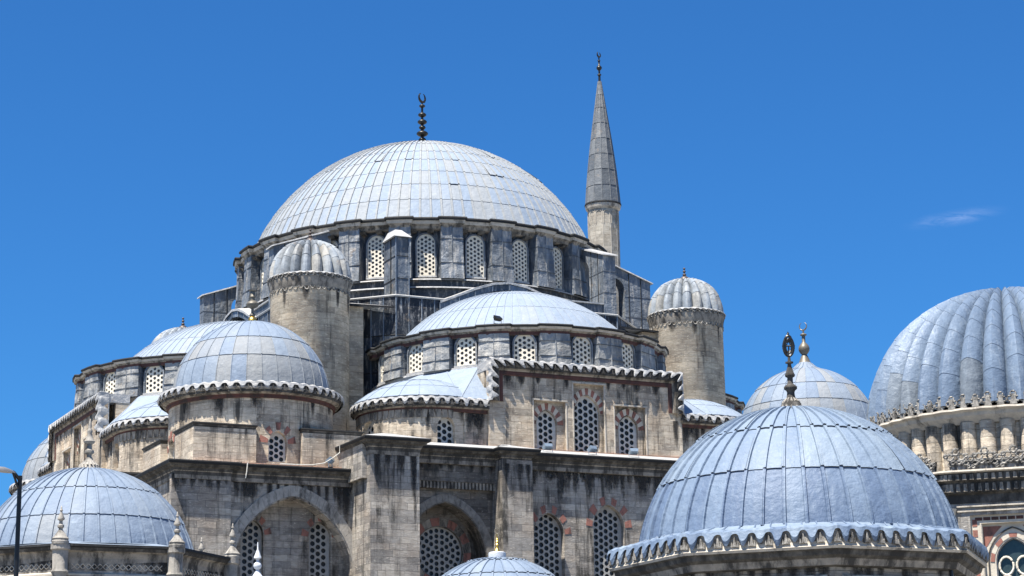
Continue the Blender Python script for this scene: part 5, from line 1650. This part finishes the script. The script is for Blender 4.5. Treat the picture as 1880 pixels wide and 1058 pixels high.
# ================================================================== FLOODLIGHTS AND CABLE
def floodlight(x, y, z, ang, mat, label, s=1.0, glassm='glass2', grp=None):
    r = tag(bpy.data.objects.new('floodlight', None), label, 'floodlight', grp)
    COL.objects.link(r); r.location = (x, y, z); r.rotation_euler = (0, 0, ang)
    M = MB()
    c, sn = math.cos(R_(40)), math.sin(R_(40))
    def q(X, Y, Z): return (X * s, (Y * c - Z * sn) * s, 0.34 * s + (Y * sn + Z * c) * s)
    lo = [q(-.2, -.13, -.08), q(.2, -.13, -.08), q(.2, .13, -.08), q(-.2, .13, -.08)]
    hi = [q(-.24, -.17, .10), q(.24, -.17, .10), q(.24, .17, .10), q(-.24, .17, .10)]
    M.hexa(lo, hi, mat)
    for k in range(5):
        xx = -.16 + .08 * k
        M.hexa([q(xx - .01, -.11, -.08), q(xx + .01, -.11, -.08), q(xx + .01, .11, -.08), q(xx - .01, .11, -.08)], [q(xx - .01, -.09, -.13), q(xx + .01, -.09, -.13), q(xx + .01, .09, -.13), q(xx - .01, .09, -.13)], mat)
    M.build('housing', r)
    M = MB(); M.face([q(-.2, -.14, .105), q(.2, -.14, .105), q(.2, .14, .105), q(-.2, .14, .105)], glassm); M.build('lens', r)
    M = MB(); M.tube([(-.27 * s, 0, .34 * s), (-.27 * s, 0, .03), (.27 * s, 0, .03), (.27 * s, 0, .34 * s)], .02 * s, 6, mat); M.box(-.12 * s, .12 * s, -.1 * s, .1 * s, 0, .03, 'pole'); M.build('bracket', r)
    return r
G = 'floodlights standing on the roof ledges'
floodlight(-3.0, -23.0, 17.2, PI, 'flood', 'pale blue floodlight before the left window of the gable wall', 1.0, grp=G)
floodlight(-0.45, -23.1, 17.2, PI + 0.3, 'flood', 'pale blue floodlight before the tall middle window of the gable wall', 1.0, grp=G)
floodlight(2.0, -23.1, 17.2, PI - 0.2, 'flood', 'pale blue floodlight before the right window of the gable wall', 1.0, grp=G)
floodlight(-14.9, -22.9, 15.88, PI + 0.9, 'flood', 'pale blue floodlight tucked beside the tall left buttress', 1.0, grp=G)
floodlight(-4.35, -20.05, 24.52, 0.3, 'bronze', 'dark floodlight on the rim of the front half dome', 0.95, 'glass', grp=G)
M = MB()
M.tube([(-14.45, -23.0, 17.0), (-14.5, -23.1, 16.6), (-14.9, -23.15, 16.3), (-15.3, -23.1, 16.05), (-15.9, -23.0, 15.95), (-16.8, -22.95, 15.93), (-17.5, -22.9, 15.93)], 0.025, 6, 'cable')
tag(M.build('cable', None, smooth=True), 'pale loose cable hanging over the cornice left of the tall buttress', 'cable')
M = MB()
M.tube([(-19.25, -23.2, 15.85), (-19.3, -23.22, 15.4), (-19.35, -23.2, 15.1)], 0.028, 6, 'cable')
tag(M.build('drain_pipe', None, smooth=True), 'short pale pipe hanging from the left cornice edge', 'pipe')

# ================================================================== GROUND AND CLOUD
M = MB()
N_ = 24; S_ = 6000
M.face([(-S_, -S_, GROUND), (S_, -S_, GROUND), (S_, S_, GROUND), (-S_, S_, GROUND)], 'ground')
tag(M.build('ground', None, weld=False), None, None, kind='structure')
# one thin wisp of cirrus, high and far away, lying level like a real cloud sheet
def m_cloud():
    t = NT('cirrus')
    tc = t.n('ShaderNodeTexCoord')
    mp = t.n('ShaderNodeMapping'); mp.inputs['Scale'].default_value = (1, 1, 1)
    t.t.links.new(tc.outputs['UV'], mp.inputs['Vector'])
    sp = t.n('ShaderNodeSeparateXYZ'); t.t.links.new(mp.outputs[0], sp.inputs[0])
    gr = t.n('ShaderNodeTexGradient', gradient_type='QUADRATIC_SPHERE')
    m2 = t.n('ShaderNodeMapping'); m2.inputs['Location'].default_value = (-1, -1, 0); m2.inputs['Scale'].default_value = (2, 2, 1)
    t.t.links.new(tc.outputs['UV'], m2.inputs['Vector']); t.t.links.new(m2.outputs[0], gr.inputs[0])
    m3 = t.n('ShaderNodeMapping'); m3.inputs['Scale'].default_value = (3, 1.2, 1)
    t.t.links.new(tc.outputs['UV'], m3.inputs['Vector'])
    ns = t.noise(1.5, m3.outputs[0], 6, 0.6, 0.6)
    a = t.n('ShaderNodeMath', operation='MULTIPLY'); t.t.links.new(gr.outputs['Fac'], a.inputs[0]); t.t.links.new(t.ramp(ns, [(0.35, 0), (0.7, 0.11)]), a.inputs[1])
    tr = t.n('ShaderNodeBsdfTransparent'); df = t.n('ShaderNodeBsdfTranslucent'); df.inputs[0].default_value = (0.9, 0.9, 0.9, 1)
    mx = t.n('ShaderNodeMixShader'); t.t.links.new(a.outputs[0], mx.inputs[0]); t.t.links.new(tr.outputs[0], mx.inputs[1]); t.t.links.new(df.outputs[0], mx.inputs[2])
    t.t.links.new(mx.outputs[0], t.t.nodes['Material Output'].inputs[0])
    return t.m
MT['cirrus'] = m_cloud()
def sky_pt(u, v, h):
    d = fw + r2 * ((u - 940) / FPX) - u2 * ((v - 529) / FPX)
    return Vector((-51.5292, -119.5484, 0)) + d * (h / d.z)
M = MB()
c0, c1 = sky_pt(1650, 424, 3000), sky_pt(1860, 376, 3000)
ax = (c1 - c0); wv = Vector((-ax.y, ax.x, 0)).normalized() * 200
M.face([c0 - wv, c1 - wv, c1 + wv, c0 + wv], 'cirrus', 0.5, [(0, 0), (1, 0), (1, 1), (0, 1)])
tag(M.build('cirrus_cloud', None, weld=False), None, None, kind='structure')
